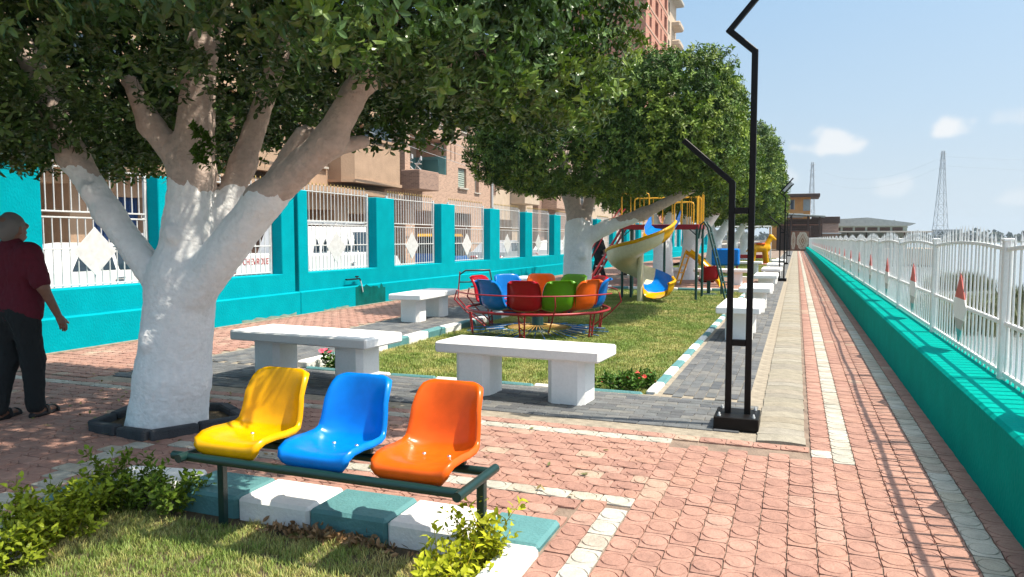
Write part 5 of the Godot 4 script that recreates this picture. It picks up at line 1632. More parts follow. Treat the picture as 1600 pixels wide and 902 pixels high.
# ---------- shell chairs ----------
func shell_mesh(k: float) -> MB:       # bucket seat facing +Z, pan at y = 0
	var P := [[0.405, -0.085, 0.165], [0.428, -0.06, 0.19], [0.434, -0.028, 0.203], [0.42, -0.004, 0.21], [0.37, 0.006, 0.214], [0.29, 0.0, 0.217], [0.20, -0.012, 0.217], [0.11, -0.016, 0.215], [0.05, -0.004, 0.212], [0.012, 0.03, 0.208], [-0.010, 0.08, 0.204], [-0.024, 0.14, 0.2], [-0.034, 0.20, 0.195], [-0.043, 0.26, 0.189], [-0.050, 0.30, 0.182], [-0.056, 0.33, 0.170], [-0.062, 0.347, 0.15], [-0.070, 0.354, 0.12], [-0.080, 0.35, 0.1]]
	var front := []; var back := []
	var C := 16
	for i in P.size():
		var a: Array = P[maxi(i - 1, 0)]; var b: Array = P[mini(i + 1, P.size() - 1)]
		var d := Vector2(b[0] - a[0], b[1] - a[1]).normalized()      # along the profile, front to top
		var nrm := Vector3(0, -d.x, d.y) if false else Vector3(0, absf(d.x) if i < 9 else -d.x, d.y)
		nrm = Vector3(0, -d.x, d.y).normalized()
		var r1 := []; var r2 := []
		for j in C + 3:
			var u := clampf((j - 1.0) / C, 0.0, 1.0) * 2.0 - 1.0
			var lift := 0.05 * pow(absf(u), 3.2) * clampf(minf(i - 1.0, 16.0 - i) / 4.0, 0.0, 1.0) + 0.035 * u * u * clampf(minf(i - 5.0, 16.0 - i) / 4.0, 0.0, 1.0)
			var x: float = P[i][2] * signf(u) * pow(absf(u), 0.9)
			var p := Vector3(x, P[i][1], P[i][0]) + nrm * lift
			if j == 0 or j == C + 2: p += Vector3(signf(u) * 0.008, 0, 0) - nrm * 0.032
			r1.append(p * k)
			r2.append((p - nrm * 0.007 - Vector3(signf(u) * 0.002, 0, 0)) * k)
		front.append(r1); back.append(r2)
	var mb := MB.new()
	mb.sheet(front, false, true); mb.sheet(back, false, false)
	return mb

func build_seats() -> void:
	var t := thing("shell_seat_bench", "three bucket chairs, yellow, blue and orange, on one dark green frame", "seat bench", Vector3(-2.185, 0.085, -3.07))
	var sm := shell_mesh(0.95).done()
	var mb := MB.new()
	var q := [[-0.535, "yellow_seat", M.yellow, "yellow bucket seat"], [0.0, "blue_seat", M.blue, "blue bucket seat"], [0.535, "orange_seat", M.orange, "orange bucket seat"]]
	for s in q:
		var o := part(s[1], sm, s[2], t, Transform3D(Basis.from_euler(Vector3(-0.04, 0.0, 0)), Vector3(s[0], 0.345, -0.28)))
		o.set_meta("label", s[3])
		mb = MB.new()
		for z in [0.1, 0.34]: mb.bevel(Vector3(0, -0.035, z), Vector3(0.30, 0.03, 0.035), 0.004)
		part("bracket", mb, M.dark_green, o)
		for x in [-0.07, 0.07]:
			mb = MB.new(); mb.lathe(Vector3(x, -0.012, 0.12), [Vector2(0.012, 0.0), Vector2(0.011, 0.004), Vector2(0.006, 0.007), Vector2(0.0, 0.0075)], 10); part("bolt", mb, M.chrome, o)
	for z in [0.14, -0.19]:
		mb = MB.new(); mb.tube([Vector3(-0.87, 0.272, z), Vector3(0.815, 0.272, z)], 0.023, 12); part("rail", mb, M.dark_green, t)
	for x in [-0.78, 0.815]:
		mb = MB.new(); mb.tube([Vector3(x, 0.276, 0.2), Vector3(x, 0.276, -0.25)], 0.023, 12); part("end_rail", mb, M.dark_green, t)
		mb = MB.new(); mb.bevel(Vector3(x - 0.01 * signf(x), 0.03, -0.10), Vector3(0.04, 0.46, 0.04), 0.004); part("leg", mb, M.dark_green, t)

# ---------- roundabout ----------
func build_roundabout() -> void:
	var t := thing("roundabout", "red railed playground roundabout with ten coloured bucket seats", "roundabout", Vector3(-4.0, -0.06, -11.55))
	var R := 1.13
	var cols := ["shell_blue", "red", "green", "orange", "shell_blue", "red", "green", "orange", "shell_blue", "red"]
	var sm := shell_mesh(1.32).done()
	var angs := [-25.0, 8.0, 37.0, 65.0, 97.0, 131.0, 164.0, 196.0, 228.0, 262.0]
	for i in 10:
		var a := deg_to_rad(angs[i])                        # 0 is towards the camera side (+z), positive to +x
		var dir := Vector3(sin(a), 0, cos(a))
		var nm: String = {"shell_blue": "blue", "red": "red", "green": "green", "orange": "orange"}[cols[i]]
		var o := part(nm + "_seat", sm, M[cols[i]], t, Transform3D(Basis(Vector3.UP, a + PI), dir * (R - 0.03) + Vector3(0, 0.46, 0)))
		o.set_meta("label", nm + " bucket seat")
	var ring := func(r: float, y: float, rad: float, called: String, from := 0.0, to := TAU) -> void:
		var p := []
		for j in 41:
			var a := lerpf(from, to, j / 40.0)
			p.append(Vector3(sin(a) * r, y, cos(a) * r))
		var mb := MB.new(); mb.tube(p, rad, 8, false); part(called, mb, M.red_paint, t)
	ring.call(R + 0.06, 0.41, 0.022, "seat_ring")
	ring.call(R - 0.36, 0.42, 0.018, "inner_ring")
	ring.call(R + 0.20, 0.70, 0.011, "guard_rail", deg_to_rad(-75), deg_to_rad(80))
	ring.call(R + 0.18, 0.72, 0.011, "guard_rail", deg_to_rad(100), deg_to_rad(262))
	for d in [-82.0, -70.0, 30.0, 95.0, 200.0, 262.0]:
		var a := deg_to_rad(d); var e := Vector3(sin(a), 0, cos(a))
		var mb := MB.new(); mb.tube([e * (R + 0.22) + Vector3(0, 0.70 if d != -82.0 else 1.0, 0), e * (R + 0.26) + Vector3(0, 0.55, 0), e * (R + 0.08) + Vector3(0, 0.36, 0), e * (R - 0.25) + Vector3(0, 0.10, 0)], 0.011, 6)
		part("stay", mb, M.red_paint, t)
	var mb := MB.new()                                     # raised end hoop by the entrance
	var e0 := Vector3(sin(deg_to_rad(-82)), 0, cos(deg_to_rad(-82))); var e1 := Vector3(sin(deg_to_rad(-98)), 0, cos(deg_to_rad(-98)))
	mb.tube([e0 * (R + 0.22) + Vector3(0, 0.95, 0), e0 * (R + 0.12) + Vector3(0, 1.02, 0), e1 * (R - 0.2) + Vector3(0, 1.02, 0), e1 * (R - 0.25) + Vector3(0, 0.8, 0)], 0.014, 6)
	mb.rod(e0 * (R + 0.24) + Vector3(0, 0.82, 0), e1 * (R - 0.22) + Vector3(0, 0.82, 0), 0.012, 6)
	part("hoop", mb, M.dark_green, t)
	for i in 6:                                            # legs with lattice
		var a := TAU * i / 6.0 + 0.12; var e := Vector3(sin(a), 0, cos(a)); var s := Vector3(cos(a), 0, -sin(a))
		mb = MB.new()
		mb.rod(e * (R + 0.03) + Vector3(0, 0.41, 0) + s * 0.05, e * (R - 0.02) + Vector3(0, 0.02, 0) + s * 0.03, 0.013, 6); mb.rod(e * (R + 0.03) + Vector3(0, 0.41, 0) - s * 0.05, e * (R - 0.02) + Vector3(0, 0.02, 0) - s * 0.03, 0.013, 6)
		for k in 4: mb.rod(e * R + Vector3(0, 0.06 + k * 0.09, 0) + s * 0.04, e * R + Vector3(0, 0.12 + k * 0.09, 0) - s * 0.04, 0.008, 5)
		part("leg", mb, M.red_paint, t)
	mb = MB.new(); mb.lathe(Vector3.ZERO, [Vector2(0.0, 0.44), Vector2(0.09, 0.43), Vector2(0.10, 0.05), Vector2(0.2, 0.03), Vector2(0.2, 0.0)], 14)
	part("hub", mb, M.dark_green, t)
	for i in 44:                                           # slatted floor of painted rods
		var a := TAU * i / 44.0; var e := Vector3(sin(a), 0, cos(a))
		mb = MB.new(); mb.bar(e * 0.16 + Vector3(0, 0.13, 0), e * 0.5 + Vector3(0, 0.09, 0), 0.009, 0.01, 0.002); part("floor_rod", mb, M.gold_paint, t)
		mb = MB.new(); mb.bar(e * 0.57 + Vector3(0, 0.088, 0), e * 0.86 + Vector3(0, 0.06, 0), 0.015, 0.010, 0.002); part("floor_rod", mb, M.shell_blue if i % 3 else M.white_metal, t)
		mb = MB.new(); mb.bar(e * 0.88 + Vector3(0, 0.058, 0), e * 1.18 + Vector3(0, 0.04, 0), 0.015, 0.010, 0.002); part("floor_rod", mb, M.green_paint if i % 3 else M.shell_blue, t)

# ---------- slide ----------
func build_slide() -> void:
	var t := thing("spiral_slide", "spiral slide tower, cream, yellow and blue chute, red and green frame", "slide", Vector3(0, -0.06, 0))
	var mb := MB.new()
	var x0 := -4.28; var x1 := -2.34; var zf := -18.95; var zb := -20.2; var H := 1.86
	for q in [[x0 + 0.05, zf], [x0 + 0.25, zf - 0.15], [x1, zf], [x0 + 0.05, zb], [x1, zb], [-3.35, zb]]:
		mb = MB.new(); mb.tube([Vector3(q[0], 0, q[1]), Vector3(q[0], H, q[1])], 0.034, 10); part("post", mb, M.green_paint, t)
	for q in [[Vector3((x0 + x1) * 0.5, H, zf), Vector3(x1 - x0 + 0.1, 0.12, 0.06)], [Vector3((x0 + x1) * 0.5, H, zb), Vector3(x1 - x0 + 0.1, 0.12, 0.06)], [Vector3(x0, H + 0.002, (zf + zb) * 0.5), Vector3(0.06, 0.115, zf - zb - 0.07)], [Vector3(x1, H + 0.002, (zf + zb) * 0.5), Vector3(0.06, 0.115, zf - zb - 0.07)]]:
		mb = MB.new(); mb.bevel(q[0], q[1], 0.008); part("platform_beam", mb, M.red_paint, t)
	mb = MB.new(); mb.bevel(Vector3((x0 + x1) * 0.5, H - 0.01, (zf + zb) * 0.5), Vector3(x1 - x0 - 0.08, 0.04, zf - zb - 0.08), 0.004); part("deck", mb, M.steel, t)
	for s in [[x1 - 0.01, 1.0], [x0 + 0.1, -1.0]]:
		mb = MB.new(); mb.rod(Vector3(s[0], H - 0.22, zf), Vector3(s[0] - 0.2 * s[1], H - 0.04, zf), 0.014, 6); part("brace", mb, M.green_paint, t)
	# yellow guard rails
	var hoop := func(a: Vector3, b: Vector3, h: float, bars: int) -> void:
		var u := Vector3.UP
		var d := (b - a).normalized()
		var m2 := MB.new(); m2.tube([a, a + u * (h - 0.08), a + u * (h - 0.02) + d * 0.02, a + u * h + d * 0.08, b + u * h - d * 0.08, b + u * (h - 0.02) - d * 0.02, b + u * (h - 0.08), b], 0.019, 8)
		var o := part("guard_rail", m2, M.yellow_paint, t)
		for k in bars:
			var p := a.lerp(b, (k + 1.0) / (bars + 1.0))
			m2 = MB.new(); m2.rod(p, p + u * (h - 0.01), 0.010, 6); part("bar", m2, M.yellow_paint, o)
	var y := H + 0.06
	hoop.call(Vector3(x0 + 0.02, y, zf), Vector3(-3.55, y, zf), 0.80, 2)
	hoop.call(Vector3(x0 + 0.1, y, zb), Vector3(x1 - 0.05, y, zb), 0.74, 6)
	hoop.call(Vector3(-2.72, y, zf + 0.005), Vector3(x1, y, zf + 0.005), 0.84, 1)
	hoop.call(Vector3(x1 + 0.01, y, zf - 0.03), Vector3(x1 + 0.01, y, zb + 0.03), 0.84, 3)
	hoop.call(Vector3(-3.05, y, zb + 0.3), Vector3(-2.55, y, zb + 0.3), 0.6, 2)
	# red stair ladder on the left, green climbing ladder on the right
	for z in [zf - 0.25, zf - 0.75]:
		mb = MB.new(); mb.bar(Vector3(x0, H + 0.02, z), Vector3(x0 - 0.95, 0.0, z + 0.9), 0.09, 0.035, 0.006); part("stair_string", mb, M.red_paint, t)
		mb = MB.new(); mb.tube([Vector3(x0 - 0.05, H + 0.5, z), Vector3(x0 - 0.5, H * 0.5 + 0.75, z + 0.45), Vector3(x0 - 0.98, 0.6, z + 0.92), Vector3(x0 - 1.0, 0.0, z + 0.92)], 0.014, 6); part("hand_rail", mb, M.red_paint, t)
	for i in 6:
		var u := (i + 0.7) / 6.6
		mb = MB.new(); mb.bevel(Vector3(x0 - 0.95 * u, H * (1 - u) + 0.02, zf - 0.5 + 0.9 * u), Vector3(0.16, 0.03, 0.48), 0.005); part("tread", mb, M.steel, t)
	for z in [zf - 0.1, zf - 0.75]:
		mb = MB.new(); mb.tube([Vector3(x1 + 0.03, H - 0.3, z), Vector3(x1 + 0.08, H + 0.05, z), Vector3(x1 + 0.16, H + 0.12, z), Vector3(x1 + 0.25, H - 0.02, z), Vector3(x1 + 0.5, H * 0.5, z + 0.12), Vector3(x1 + 0.74, 0.0, z + 0.22)], 0.024, 8); part("ladder_rail", mb, M.green_paint, t)
	for i in 6:
		var u := (i + 0.5) / 6.0
		mb = MB.new(); mb.rod(Vector3(x1 + 0.25 + 0.49 * u, H * (1 - u), zf - 0.1 + 0.22 * u), Vector3(x1 + 0.25 + 0.49 * u, H * (1 - u), zf - 0.75 + 0.22 * u), 0.014, 6); part("rung", mb, M.green_paint, t)
	# chute
	var c := Vector3(-3.58, 0, -18.08)
	var prof := [Vector2(0.08, 0.24), Vector2(0.10, 0.08), Vector2(0.20, 0.0), Vector2(0.40, -0.02), Vector2(0.60, 0.0), Vector2(0.72, 0.06), Vector2(0.80, 0.18), Vector2(0.83, 0.36)]
	var drop := [[100.0, 1.66], [45.0, 1.36], [0.0, 1.13], [-90.0, 0.86], [-180.0, 0.50], [-250.0, 0.20], [-300.0, 0.12]]
	var at := func(deg: float, q: Vector2) -> Vector3:
		var a := deg_to_rad(deg)
		var h := 0.12
		for i in drop.size() - 1:
			if deg <= drop[i][0] and deg >= drop[i + 1][0]: h = lerpf(drop[i][1], drop[i + 1][1], (drop[i][0] - deg) / (drop[i][0] - drop[i + 1][0]))
		return c + Vector3(sin(a) * q.x, h + q.y, cos(a) * q.x)
	var chute := func(rows: Array, m: Material, called: String) -> void:
		var gi := []; var go := []
		for row in rows:
			var r1 := []; var r2 := []
			for q in prof.size():
				r1.append(row[q]); r2.append(row[q] + Vector3(0, -0.02 if q < prof.size() - 1 else -0.004, 0) + ((row[q] - row[0]) * Vector3(1, 0, 1)).normalized() * (0.014 if q > 4 else 0.0))
			gi.append(r1); go.append(r2)
		var m3 := MB.new(); m3.sheet(gi, false, false); m3.sheet(go, false, true)
		part(called, m3, m, t)
	var rows := []
	for i in 6:                                            # straight blue mouth at the platform
		var u := i / 5.0
		var row := []
		for q in prof:
			var e: Vector3 = at.call(92.0, q)
			row.append(Vector3(e.x, e.y + 0.22 * (1.0 - u) + (0.10 * (1.0 - u) if q.y > 0.2 else 0.0), lerpf(zf - 0.02, e.z, u)))
		rows.append(row)
	chute.call(rows, M.blue, "blue_chute_section")
	for s in [[91.0, 52.0, M.yellow, "yellow_chute_section"], [52.0, -196.0, M.cream, "cream_chute_section"], [-196.0, -240.0, M.blue, "blue_chute_section"], [-240.0, -296.0, M.yellow, "yellow_chute_section"]]:
		rows = []
		var n := maxi(4, int(absf(s[0] - s[1]) / 7.0))
		for i in n + 1:
			var row := []
			for q in prof: row.append(at.call(lerpf(s[0], s[1], float(i) / n), q))
			rows.append(row)
		chute.call(rows, s[2], s[3])
	var p := []
	mb = MB.new()
	for i in 45: p.append(at.call(lerpf(92.0, -110.0, i / 44.0), Vector2(0.835, 0.355)))
	mb.tube(p, 0.042, 8); part("yellow_rim", mb, M.yellow, t)
	mb = MB.new(); p = []
	for i in 12: p.append(at.call(lerpf(-240.0, -296.0, i / 11.0), Vector2(0.835, 0.355)))
	mb.tube(p, 0.036, 8); part("yellow_rim", mb, M.yellow, t)
	mb = MB.new(); mb.tube([c + Vector3(0, 0.0, 0), c + Vector3(0, 1.3, 0)], 0.075, 14); part("centre_pole", mb, M.cream, t)

# ---------- smaller play things farther off ----------
func build_far_play() -> void:
	var t := thing("spring_seat", "red bucket seat toy on a dark stand right of the slide", "play seat", Vector3(-2.25, -0.06, -21.0), 0.3)
	part("seat", shell_mesh(1.1), M.red, t, Transform3D(Basis(Vector3.UP, PI), Vector3(0, 0.42, 0.2)))
	var mb := MB.new(); mb.rod(Vector3(0, 0, 0), Vector3(0, 0.4, 0), 0.05); mb.bevel(Vector3(0, 0.02, 0), Vector3(0.4, 0.04, 0.4), 0.01); part("stand", mb, M.green_paint, t)
	mb = MB.new(); mb.bevel(Vector3(0.35, 0.25, 0), Vector3(0.06, 0.5, 0.06), 0.005); mb.bevel(Vector3(0.65, 0.25, 0), Vector3(0.06, 0.5, 0.06), 0.005); mb.bevel(Vector3(0.5, 0.36, 0), Vector3(0.24, 0.04, 0.05), 0.005); part("side_frame", mb, M.green_paint, t)
	t = thing("small_slide", "small yellow plastic slide between the white trunks", "slide", Vector3(-3.25, 0, -24.2), 1.35)
	mb = MB.new()
	var g := []
	for i in 9:
		var u := i / 8.0
		var y := 1.0 - u + 0.1 * sin(u * PI)
		g.append([Vector3(-0.25, y + 0.16, u * 1.1), Vector3(-0.2, y, u * 1.1), Vector3(0.2, y, u * 1.1), Vector3(0.25, y + 0.16, u * 1.1)])
	mb.sheet(g, false, true); part("chute", mb, M.yellow, t)
	mb = MB.new()
	for s in [-0.22, 0.22]: mb.rod(Vector3(s, 0, -0.35), Vector3(s, 1.1, 0), 0.03)
	for i in 4: mb.rod(Vector3(-0.22, 0.25 * i + 0.15, -0.3 + 0.08 * i), Vector3(0.22, 0.25 * i + 0.15, -0.3 + 0.08 * i), 0.02)
	part("ladder", mb, M.yellow_paint, t)
	t = thing("blue_play_panel", "blue boxy play panel behind the climbing ladder", "play panel", Vector3(-2.7, 0, -31.4), 0.0)
	mb = MB.new(); mb.bevel(Vector3(0, 0.75, 0), Vector3(1.1, 0.7, 0.5), 0.06); part("panel", mb, M.blue, t)
	mb = MB.new()
	for s in [-0.45, 0.45]: mb.rod(Vector3(s, 0, 0), Vector3(s, 0.5, 0), 0.04)
	part("foot", mb, M.red_paint, t)
	t = thing("rocking_toy", "yellow and orange horse shaped spring toy far down the lawn", "rocking toy", Vector3(-2.0, -0.05, -45.5), 0.4)
	mb = MB.new()
	body(mb, [[Vector3(-0.45, 1.0, 0), Vector3(0.4, 1.0, 0), 0.26, 0.24], [Vector3(0.35, 1.1, 0), Vector3(0.65, 1.65, 0), 0.18, 0.14], [Vector3(0.65, 1.65, 0), Vector3(0.9, 1.5, 0), 0.14, 0.08], [Vector3(-0.35, 0.9, 0.12), Vector3(-0.45, 0.1, 0.15), 0.13, 0.1], [Vector3(0.3, 0.9, -0.12), Vector3(0.4, 0.1, -0.15), 0.13, 0.1], [Vector3(-0.35, 0.9, -0.12), Vector3(-0.45, 0.1, -0.15), 0.13, 0.1], [Vector3(0.3, 0.9, 0.12), Vector3(0.4, 0.1, 0.15), 0.13, 0.1], [Vector3(-0.5, 1.1, 0), Vector3(-0.8, 0.8, 0), 0.06, 0.04]], 0.045, 0.08)
	part("horse_body", mb, M.yellow, t)
	mb = MB.new(); mb.bevel(Vector3(0, 1.25, 0), Vector3(0.5, 0.12, 0.5), 0.04); part("saddle", mb, M.orange, t)
	mb = MB.new(); mb.bevel(Vector3(0, 0.05, 0), Vector3(1.4, 0.1, 0.6), 0.03); part("rocker_base", mb, M.red_paint, t)
	t = thing("low_gate_bar", "pink white-topped metal frame with mesh beyond the benches", "frame", Vector3(-3.6, 0, -52.0), 0.0)
	mb = MB.new()
	for x in [-2.0, -0.7, 0.7, 2.0]: mb.rod(Vector3(x, 0, 0), Vector3(x, 2.3, 0), 0.04)
	mb.rod(Vector3(-2.0, 2.3, 0), Vector3(2.0, 2.3, 0), 0.05); part("frame", mb, M.white_metal, t)
	mb = MB.new(); mb.bevel(Vector3(0, 0.3, 0), Vector3(3.8, 0.25, 0.05), 0.01); part("bar", mb, M.red_paint, t)

# ---------- people ----------
func figure(t: Node3D, s: float, cell: float, shirt: Material, trouser: Material, stride: float, detail: bool) -> void:     # local: right +x, forward -z
	var sk := MB.new()
	var A := func(x: float, y: float, z: float) -> Vector3: return Vector3(x, y, z) * s
	# head, neck
	body(sk, [[A.call(0, 1.40, 0.02), A.call(0, 1.53, 0.0), 0.062 * s, 0.058 * s], [A.call(0, 1.565, 0.02), A.call(0, 1.61, 0.025), 0.088 * s, 0.088 * s], [A.call(0, 1.55, -0.045), A.call(0, 1.60, -0.04), 0.066 * s, 0.074 * s], [A.call(0, 1.51, -0.065), A.call(0, 1.50, -0.075), 0.045 * s, 0.035 * s],
		[A.call(0, 1.575, -0.115), A.call(0, 1.55, -0.128), 0.012 * s, 0.017 * s], [A.call(0.088, 1.585, 0.02), A.call(0.092, 1.55, 0.012), 0.02 * s, 0.014 * s], [A.call(-0.088, 1.585, 0.02), A.call(-0.092, 1.55, 0.012), 0.02 * s, 0.014 * s], [A.call(-0.02, 1.512, -0.108), A.call(0.02, 1.512, -0.108), 0.012 * s, 0.012 * s], [A.call(-0.045, 1.605, -0.10), A.call(0.045, 1.605, -0.10), 0.018 * s, 0.018 * s]], 0.007 * s if detail else cell, 0.025 * s)
	# arms and hands
	var arms := [[1.0, stride], [-1.0, -stride]]
	for a in arms:
		var sx: float = a[0]; var sw: float = a[1]
		var sh: Vector3 = A.call(sx * 0.19, 1.37, 0.0); var el: Vector3 = A.call(sx * 0.275, 1.10, 0.03 - 0.06 * sw); var wr: Vector3 = A.call(sx * 0.315, 0.865, -0.03 - 0.16 * sw)
		body(sk, [[sh, el, 0.05 * s, 0.043 * s], [el, wr, 0.043 * s, 0.029 * s]], cell, 0.03 * s)
		if detail:
			var d := (wr - el).normalized(); var f := Vector3(0, 0, -1); var palm := wr + d * 0.075 * s
			var hb := [[wr, palm, 0.026 * s, 0.030 * s], [wr + d * 0.04 * s + f * 0.02 * s, palm + f * 0.026 * s, 0.022 * s, 0.017 * s], [wr + d * 0.04 * s - f * 0.015 * s, palm - f * 0.024 * s, 0.02 * s, 0.016 * s]]
			for k in 4:
				var o := f * (0.032 - 0.021 * k) * s; var L: float = [0.075, 0.085, 0.08, 0.062][k] * s
				var k0 := palm + o; var k1 := k0 + d * L * 0.5 + Vector3(-sx * 0.006, 0, 0) * s; var k2 := k1 + (d + Vector3(-sx * 0.45, 0, 0)).normalized() * L * 0.5
				hb.append([k0, k1, 0.0098 * s, 0.009 * s]); hb.append([k1, k2, 0.009 * s, 0.0075 * s])
			var th := wr + d * 0.03 * s + f * 0.028 * s
			hb.append([th, th + (d * 0.6 + f * 0.7 + Vector3(-sx * 0.3, 0, 0)).normalized() * 0.045 * s, 0.013 * s, 0.011 * s]); hb.append([th + (d * 0.6 + f * 0.7 + Vector3(-sx * 0.3, 0, 0)).normalized() * 0.045 * s, th + (d * 1.3 + f * 0.8).normalized() * 0.078 * s, 0.0105 * s, 0.0085 * s])
			body(sk, hb, 0.0042 * s, 0.007 * s)
		else:
			var d := (wr - el).normalized()
			body(sk, [[wr, wr + d * 0.09 * s, 0.03 * s, 0.03 * s], [wr + d * 0.09 * s, wr + d * 0.17 * s, 0.026 * s, 0.014 * s]], cell, 0.02 * s)
	# feet
	var feet := [[0.10, -0.20 * stride], [-0.10, 0.24 * stride]]
	for q in feet:
		body(sk, [[A.call(q[0], 0.10, q[1] + 0.02), A.call(q[0], 0.055, q[1] + 0.03), 0.042 * s, 0.04 * s], [A.call(q[0], 0.05, q[1] + 0.02), A.call(q[0] * 1.1, 0.035, q[1] - 0.15), 0.036 * s, 0.028 * s]], cell * 0.7, 0.03 * s)
	var person := part("body", sk, M.skin, t)
	# hair: short grey fringe round the back and sides
	var hr := MB.new()
	body(hr, [[A.call(0, 1.575, 0.04), A.call(0, 1.645, 0.015), 0.088 * s, 0.075 * s], [A.call(0.03, 1.605, 0.03), A.call(0.025, 1.625, -0.01), 0.071 * s, 0.066 * s], [A.call(-0.03, 1.605, 0.03), A.call(-0.025, 1.625, -0.01), 0.071 * s, 0.066 * s], [A.call(0, 1.53, 0.06), A.call(0, 1.56, 0.055), 0.055 * s, 0.068 * s]], 0.009 * s if detail else cell, 0.03 * s, 0.002)
	part("hair", hr, M.hair, t)
	# shirt
	var st := MB.new()
	var bones := [[A.call(-0.11, 1.36, 0.005), A.call(0.11, 1.36, 0.005), 0.105 * s, 0.105 * s], [A.call(-0.08, 1.22, -0.01), A.call(0.08, 1.22, -0.01), 0.128 * s, 0.128 * s], [A.call(-0.075, 1.05, -0.03), A.call(0.075, 1.05, -0.03), 0.135 * s, 0.135 * s], [A.call(-0.08, 0.93, -0.01), A.call(0.08, 0.93, -0.01), 0.13 * s, 0.13 * s], [A.call(-0.09, 0.87, 0.0), A.call(0.09, 0.87, 0.0), 0.118 * s, 0.118 * s], [A.call(0, 1.44, 0.01), A.call(0, 1.47, 0.008), 0.075 * s, 0.07 * s]]
	for a in arms:
		var sx: float = a[0]; var sw: float = a[1]
		bones.append([A.call(sx * 0.17, 1.385, 0.0), A.call(sx * 0.25, 1.15, 0.025 - 0.045 * sw), 0.078 * s, 0.076 * s])
	body(st, bones, cell, 0.06 * s, 0.011)
	part("shirt", st, shirt, t)
	# trousers
	var tr := MB.new()
	bones = [[A.call(-0.07, 0.90, 0.01), A.call(0.07, 0.90, 0.01), 0.122 * s, 0.122 * s]]
	for q in feet:
		bones.append([A.call(q[0] * 0.95, 0.84, 0.01), A.call(q[0], 0.48, q[1] * 0.35 - 0.02), 0.112 * s, 0.085 * s])
		bones.append([A.call(q[0], 0.48, q[1] * 0.35 - 0.02), A.call(q[0], 0.10, q[1] + 0.025), 0.085 * s, 0.072 * s])
	body(tr, bones, cell, 0.05 * s, 0.012)
	part("trousers", tr, trouser, t)
	for q in feet:
		var so := MB.new()
		body(so, [[A.call(q[0], 0.012, q[1] + 0.06), A.call(q[0] * 1.05, 0.012, q[1] - 0.06), 0.030 * s, 0.036 * s], [A.call(q[0] * 1.05, 0.012, q[1] - 0.06), A.call(q[0] * 1.12, 0.012, q[1] - 0.185), 0.036 * s, 0.03 * s]], cell * 0.6, 0.02 * s)
		if detail:
			for k in 3:
				var z: float = q[1] - 0.04 - k * 0.055
				var pts := []
				for j in 7:
					var a := PI * j / 6.0
					pts.append(A.call(q[0] * 1.05 + cos(a) * 0.045, 0.015 + sin(a) * (0.072 - k * 0.012), z + 0.02 * cos(a) * (1 if k % 2 else -1)))
				so.tube(pts, 0.008 * s, 6)
		part("sandal", so, M.sandal, t)

func build_people() -> void:
	var t := thing("person", "grey-haired person in a maroon short-sleeved shirt and dark trousers walking at the left edge", "person", Vector3(-6.05, 0.0, -4.2), 0.2)
	figure(t, 1.0, 0.0135, M.shirt, M.trousers, 0.38, true)
	t = thing("person", "distant person in dark clothes walking beyond the red slide ladder", "person", Vector3(-6.2, 0.0, -24.2), 2.2)
	figure(t, 1.02, 0.022, M.trousers, M.trousers, 0.7, false)

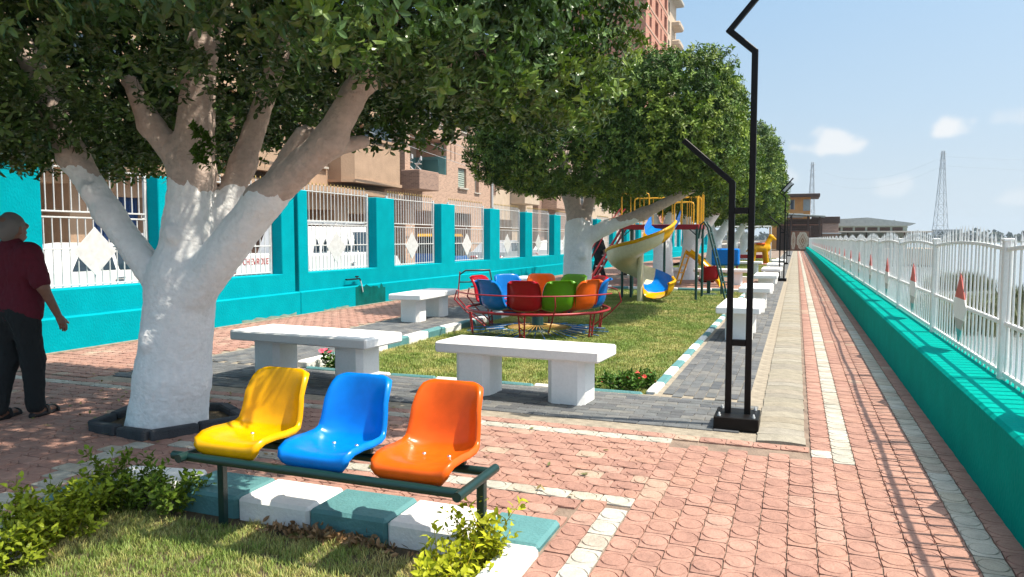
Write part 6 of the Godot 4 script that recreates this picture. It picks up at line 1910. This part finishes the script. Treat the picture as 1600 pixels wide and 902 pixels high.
# ---------- plants ----------
func build_plants() -> void:
	var cl := leaf_cluster(71, 15, 0.05, 0.021, 0.15).done()
	var lime := lin(0.36, 0.38, 0.02); var green := lin(0.085, 0.16, 0.02)
	var sp := [[-1.36, -3.14, 0.17, 0.30, 1.0, "yellow-green shrub at the kerb corner below the orange chair"], [-1.42, -2.86, 0.2, 0.2, 1.0, "low yellow-green shrub nearest the camera at the kerb corner"],
		[-3.36, -3.2, 0.15, 0.2, 0.1, "dark leafy shrub beside the yellow chair's left leg"], [-3.58, -3.2, 0.16, 0.24, 0.1, "upright leafy shrub left of the bench leg by the kerb"], [-3.76, -3.1, 0.15, 0.27, 0.25, "leafy shrub at the turn of the planter kerb"], [-3.72, -2.9, 0.15, 0.24, 0.4, "third leafy shrub down the slanting kerb"],
		[-3.62, -2.7, 0.16, 0.22, 0.5, "fourth leafy shrub down the slanting kerb"], [-3.55, -2.5, 0.15, 0.22, 0.5, "fifth leafy shrub down the slanting kerb"], [-3.47, -2.3, 0.15, 0.2, 0.45, "lowest leafy shrub at the bottom left corner"], [-3.66, -2.52, 0.09, 0.3, 0.5, "thin tall sprig of the kerb shrubs at the left edge"]]
	var k := 0
	for q in sp:
		var c1: Color = green.lerp(lime, q[4])
		shrub("kerb_shrub", q[5], "shrub", Vector3(q[0], -0.1, q[1]), Vector3(q[2], q[3], q[2]) * 0.86, 38, cl, M.leaf, c1 * 0.75, c1 * 1.25, 500 + k, "shrubs along the planter kerb")
		k += 1
	# flowering plants in the lawn corners
	var fl := leaf_cluster(72, 12, 0.09, 0.03, 0.14).done()
	var ps := [[-1.50, -7.32, 0.20, "red", "red flowering plant in the lawn's right front corner"], [-1.72, -7.26, 0.14, "red", "red flowering plant second from the lawn's right corner"], [-1.95, -7.25, 0.13, "red", "small red flowering plant behind the right bench leg"], [-1.42, -7.55, 0.16, "red", "red flowering plant against the lawn's right kerb"],
		[-5.12, -7.3, 0.24, "pink", "pink flowering plant seen between the left bench's legs"], [-4.92, -7.28, 0.16, "red", "red flowering plant right of the pink one"], [-4.70, -7.26, 0.14, "red", "small red flowering plant behind the left bench's right leg"]]
	for q in ps:
		var t := thing("flower_plant", q[4], "plant", Vector3(q[0], -0.065, q[1]), 0, "flowers in the lawn corners")
		var r := RandomNumberGenerator.new(); r.seed = int(q[0] * -1000)
		var xf := []; var cols := []
		for i in 12:
			var a := r.randf() * TAU
			xf.append(Transform3D(Basis.from_euler(Vector3(r.randf_range(-0.7, 0.7), a, r.randf_range(-0.7, 0.7))), Vector3(cos(a) * 0.07, r.randf() * q[2] * 0.5, sin(a) * 0.07)))
			cols.append(lin(0.06, 0.13, 0.02) * r.randf_range(0.8, 1.5))
		crowd("foliage", fl, M.leaf, t, xf, cols)
		for i in (4 if q[3] == "red" else 3):
			var mb := MB.new()
			for j in 7:
				var a := j * TAU / 7.0
				leaf(mb, Vector3.ZERO, Vector3(cos(a), 0.6, sin(a)).normalized(), Vector3.UP, 0.032 if q[3] == "red" else 0.045, 0.026, 0.1)
			part("flower", mb, M.petal_red if q[3] == "red" else M.petal_pink, t, Transform3D(Basis.from_euler(Vector3(r.randf_range(-0.4, 0.9), r.randf() * 3, 0)), Vector3(r.randf_range(-0.1, 0.1), q[2] * r.randf_range(0.6, 1.15), r.randf_range(-0.02, 0.1))))
	# litter of dry leaves against the kerb
	var lt := thing("leaf_litter", "heap of dry brown leaves against the kerb under the blue chair", "leaves", Vector3(-2.3, -0.10, -3.2))
	var r2 := RandomNumberGenerator.new(); r2.seed = 9
	var dm := MB.new(); leaf(dm, Vector3.ZERO, Vector3(1, 0.1, 0).normalized(), Vector3.UP, 0.05, 0.022, -0.3)
	var xs := []; var cs := []
	for i in 420:
		xs.append(Transform3D(Basis.from_euler(Vector3(r2.randf() * TAU, r2.randf() * TAU, r2.randf() * TAU)), Vector3(r2.randfn() * 0.2, absf(r2.randfn()) * 0.018 + 0.005, r2.randfn() * 0.03)))
		cs.append(lin(0.22, 0.13, 0.06) * r2.randf_range(0.5, 1.5))
	crowd("dry_leaves", dm, M.blade, lt, xs, cs)
	var fl2 := thing("fallen_leaves", "dry leaves scattered over the paving under the near tree", "leaves", Vector3(-4.6, 0.004, -4.3))
	xs = []; cs = []
	for i in 170:
		xs.append(Transform3D(Basis.from_euler(Vector3(r2.randf_range(-0.4, 0.4), r2.randf() * TAU, r2.randf_range(-0.4, 0.4))), Vector3(clampf(r2.randfn() * 1.6, -3.5, 3.4), 0.006, clampf(r2.randfn() * 0.55 - 0.35, -1.9, 0.25))))
		cs.append(lin(0.24, 0.15, 0.06).lerp(lin(0.20, 0.22, 0.05), r2.randf()) * r2.randf_range(0.5, 1.3))
	crowd("dry_leaves", dm, M.blade, fl2, xs, cs)
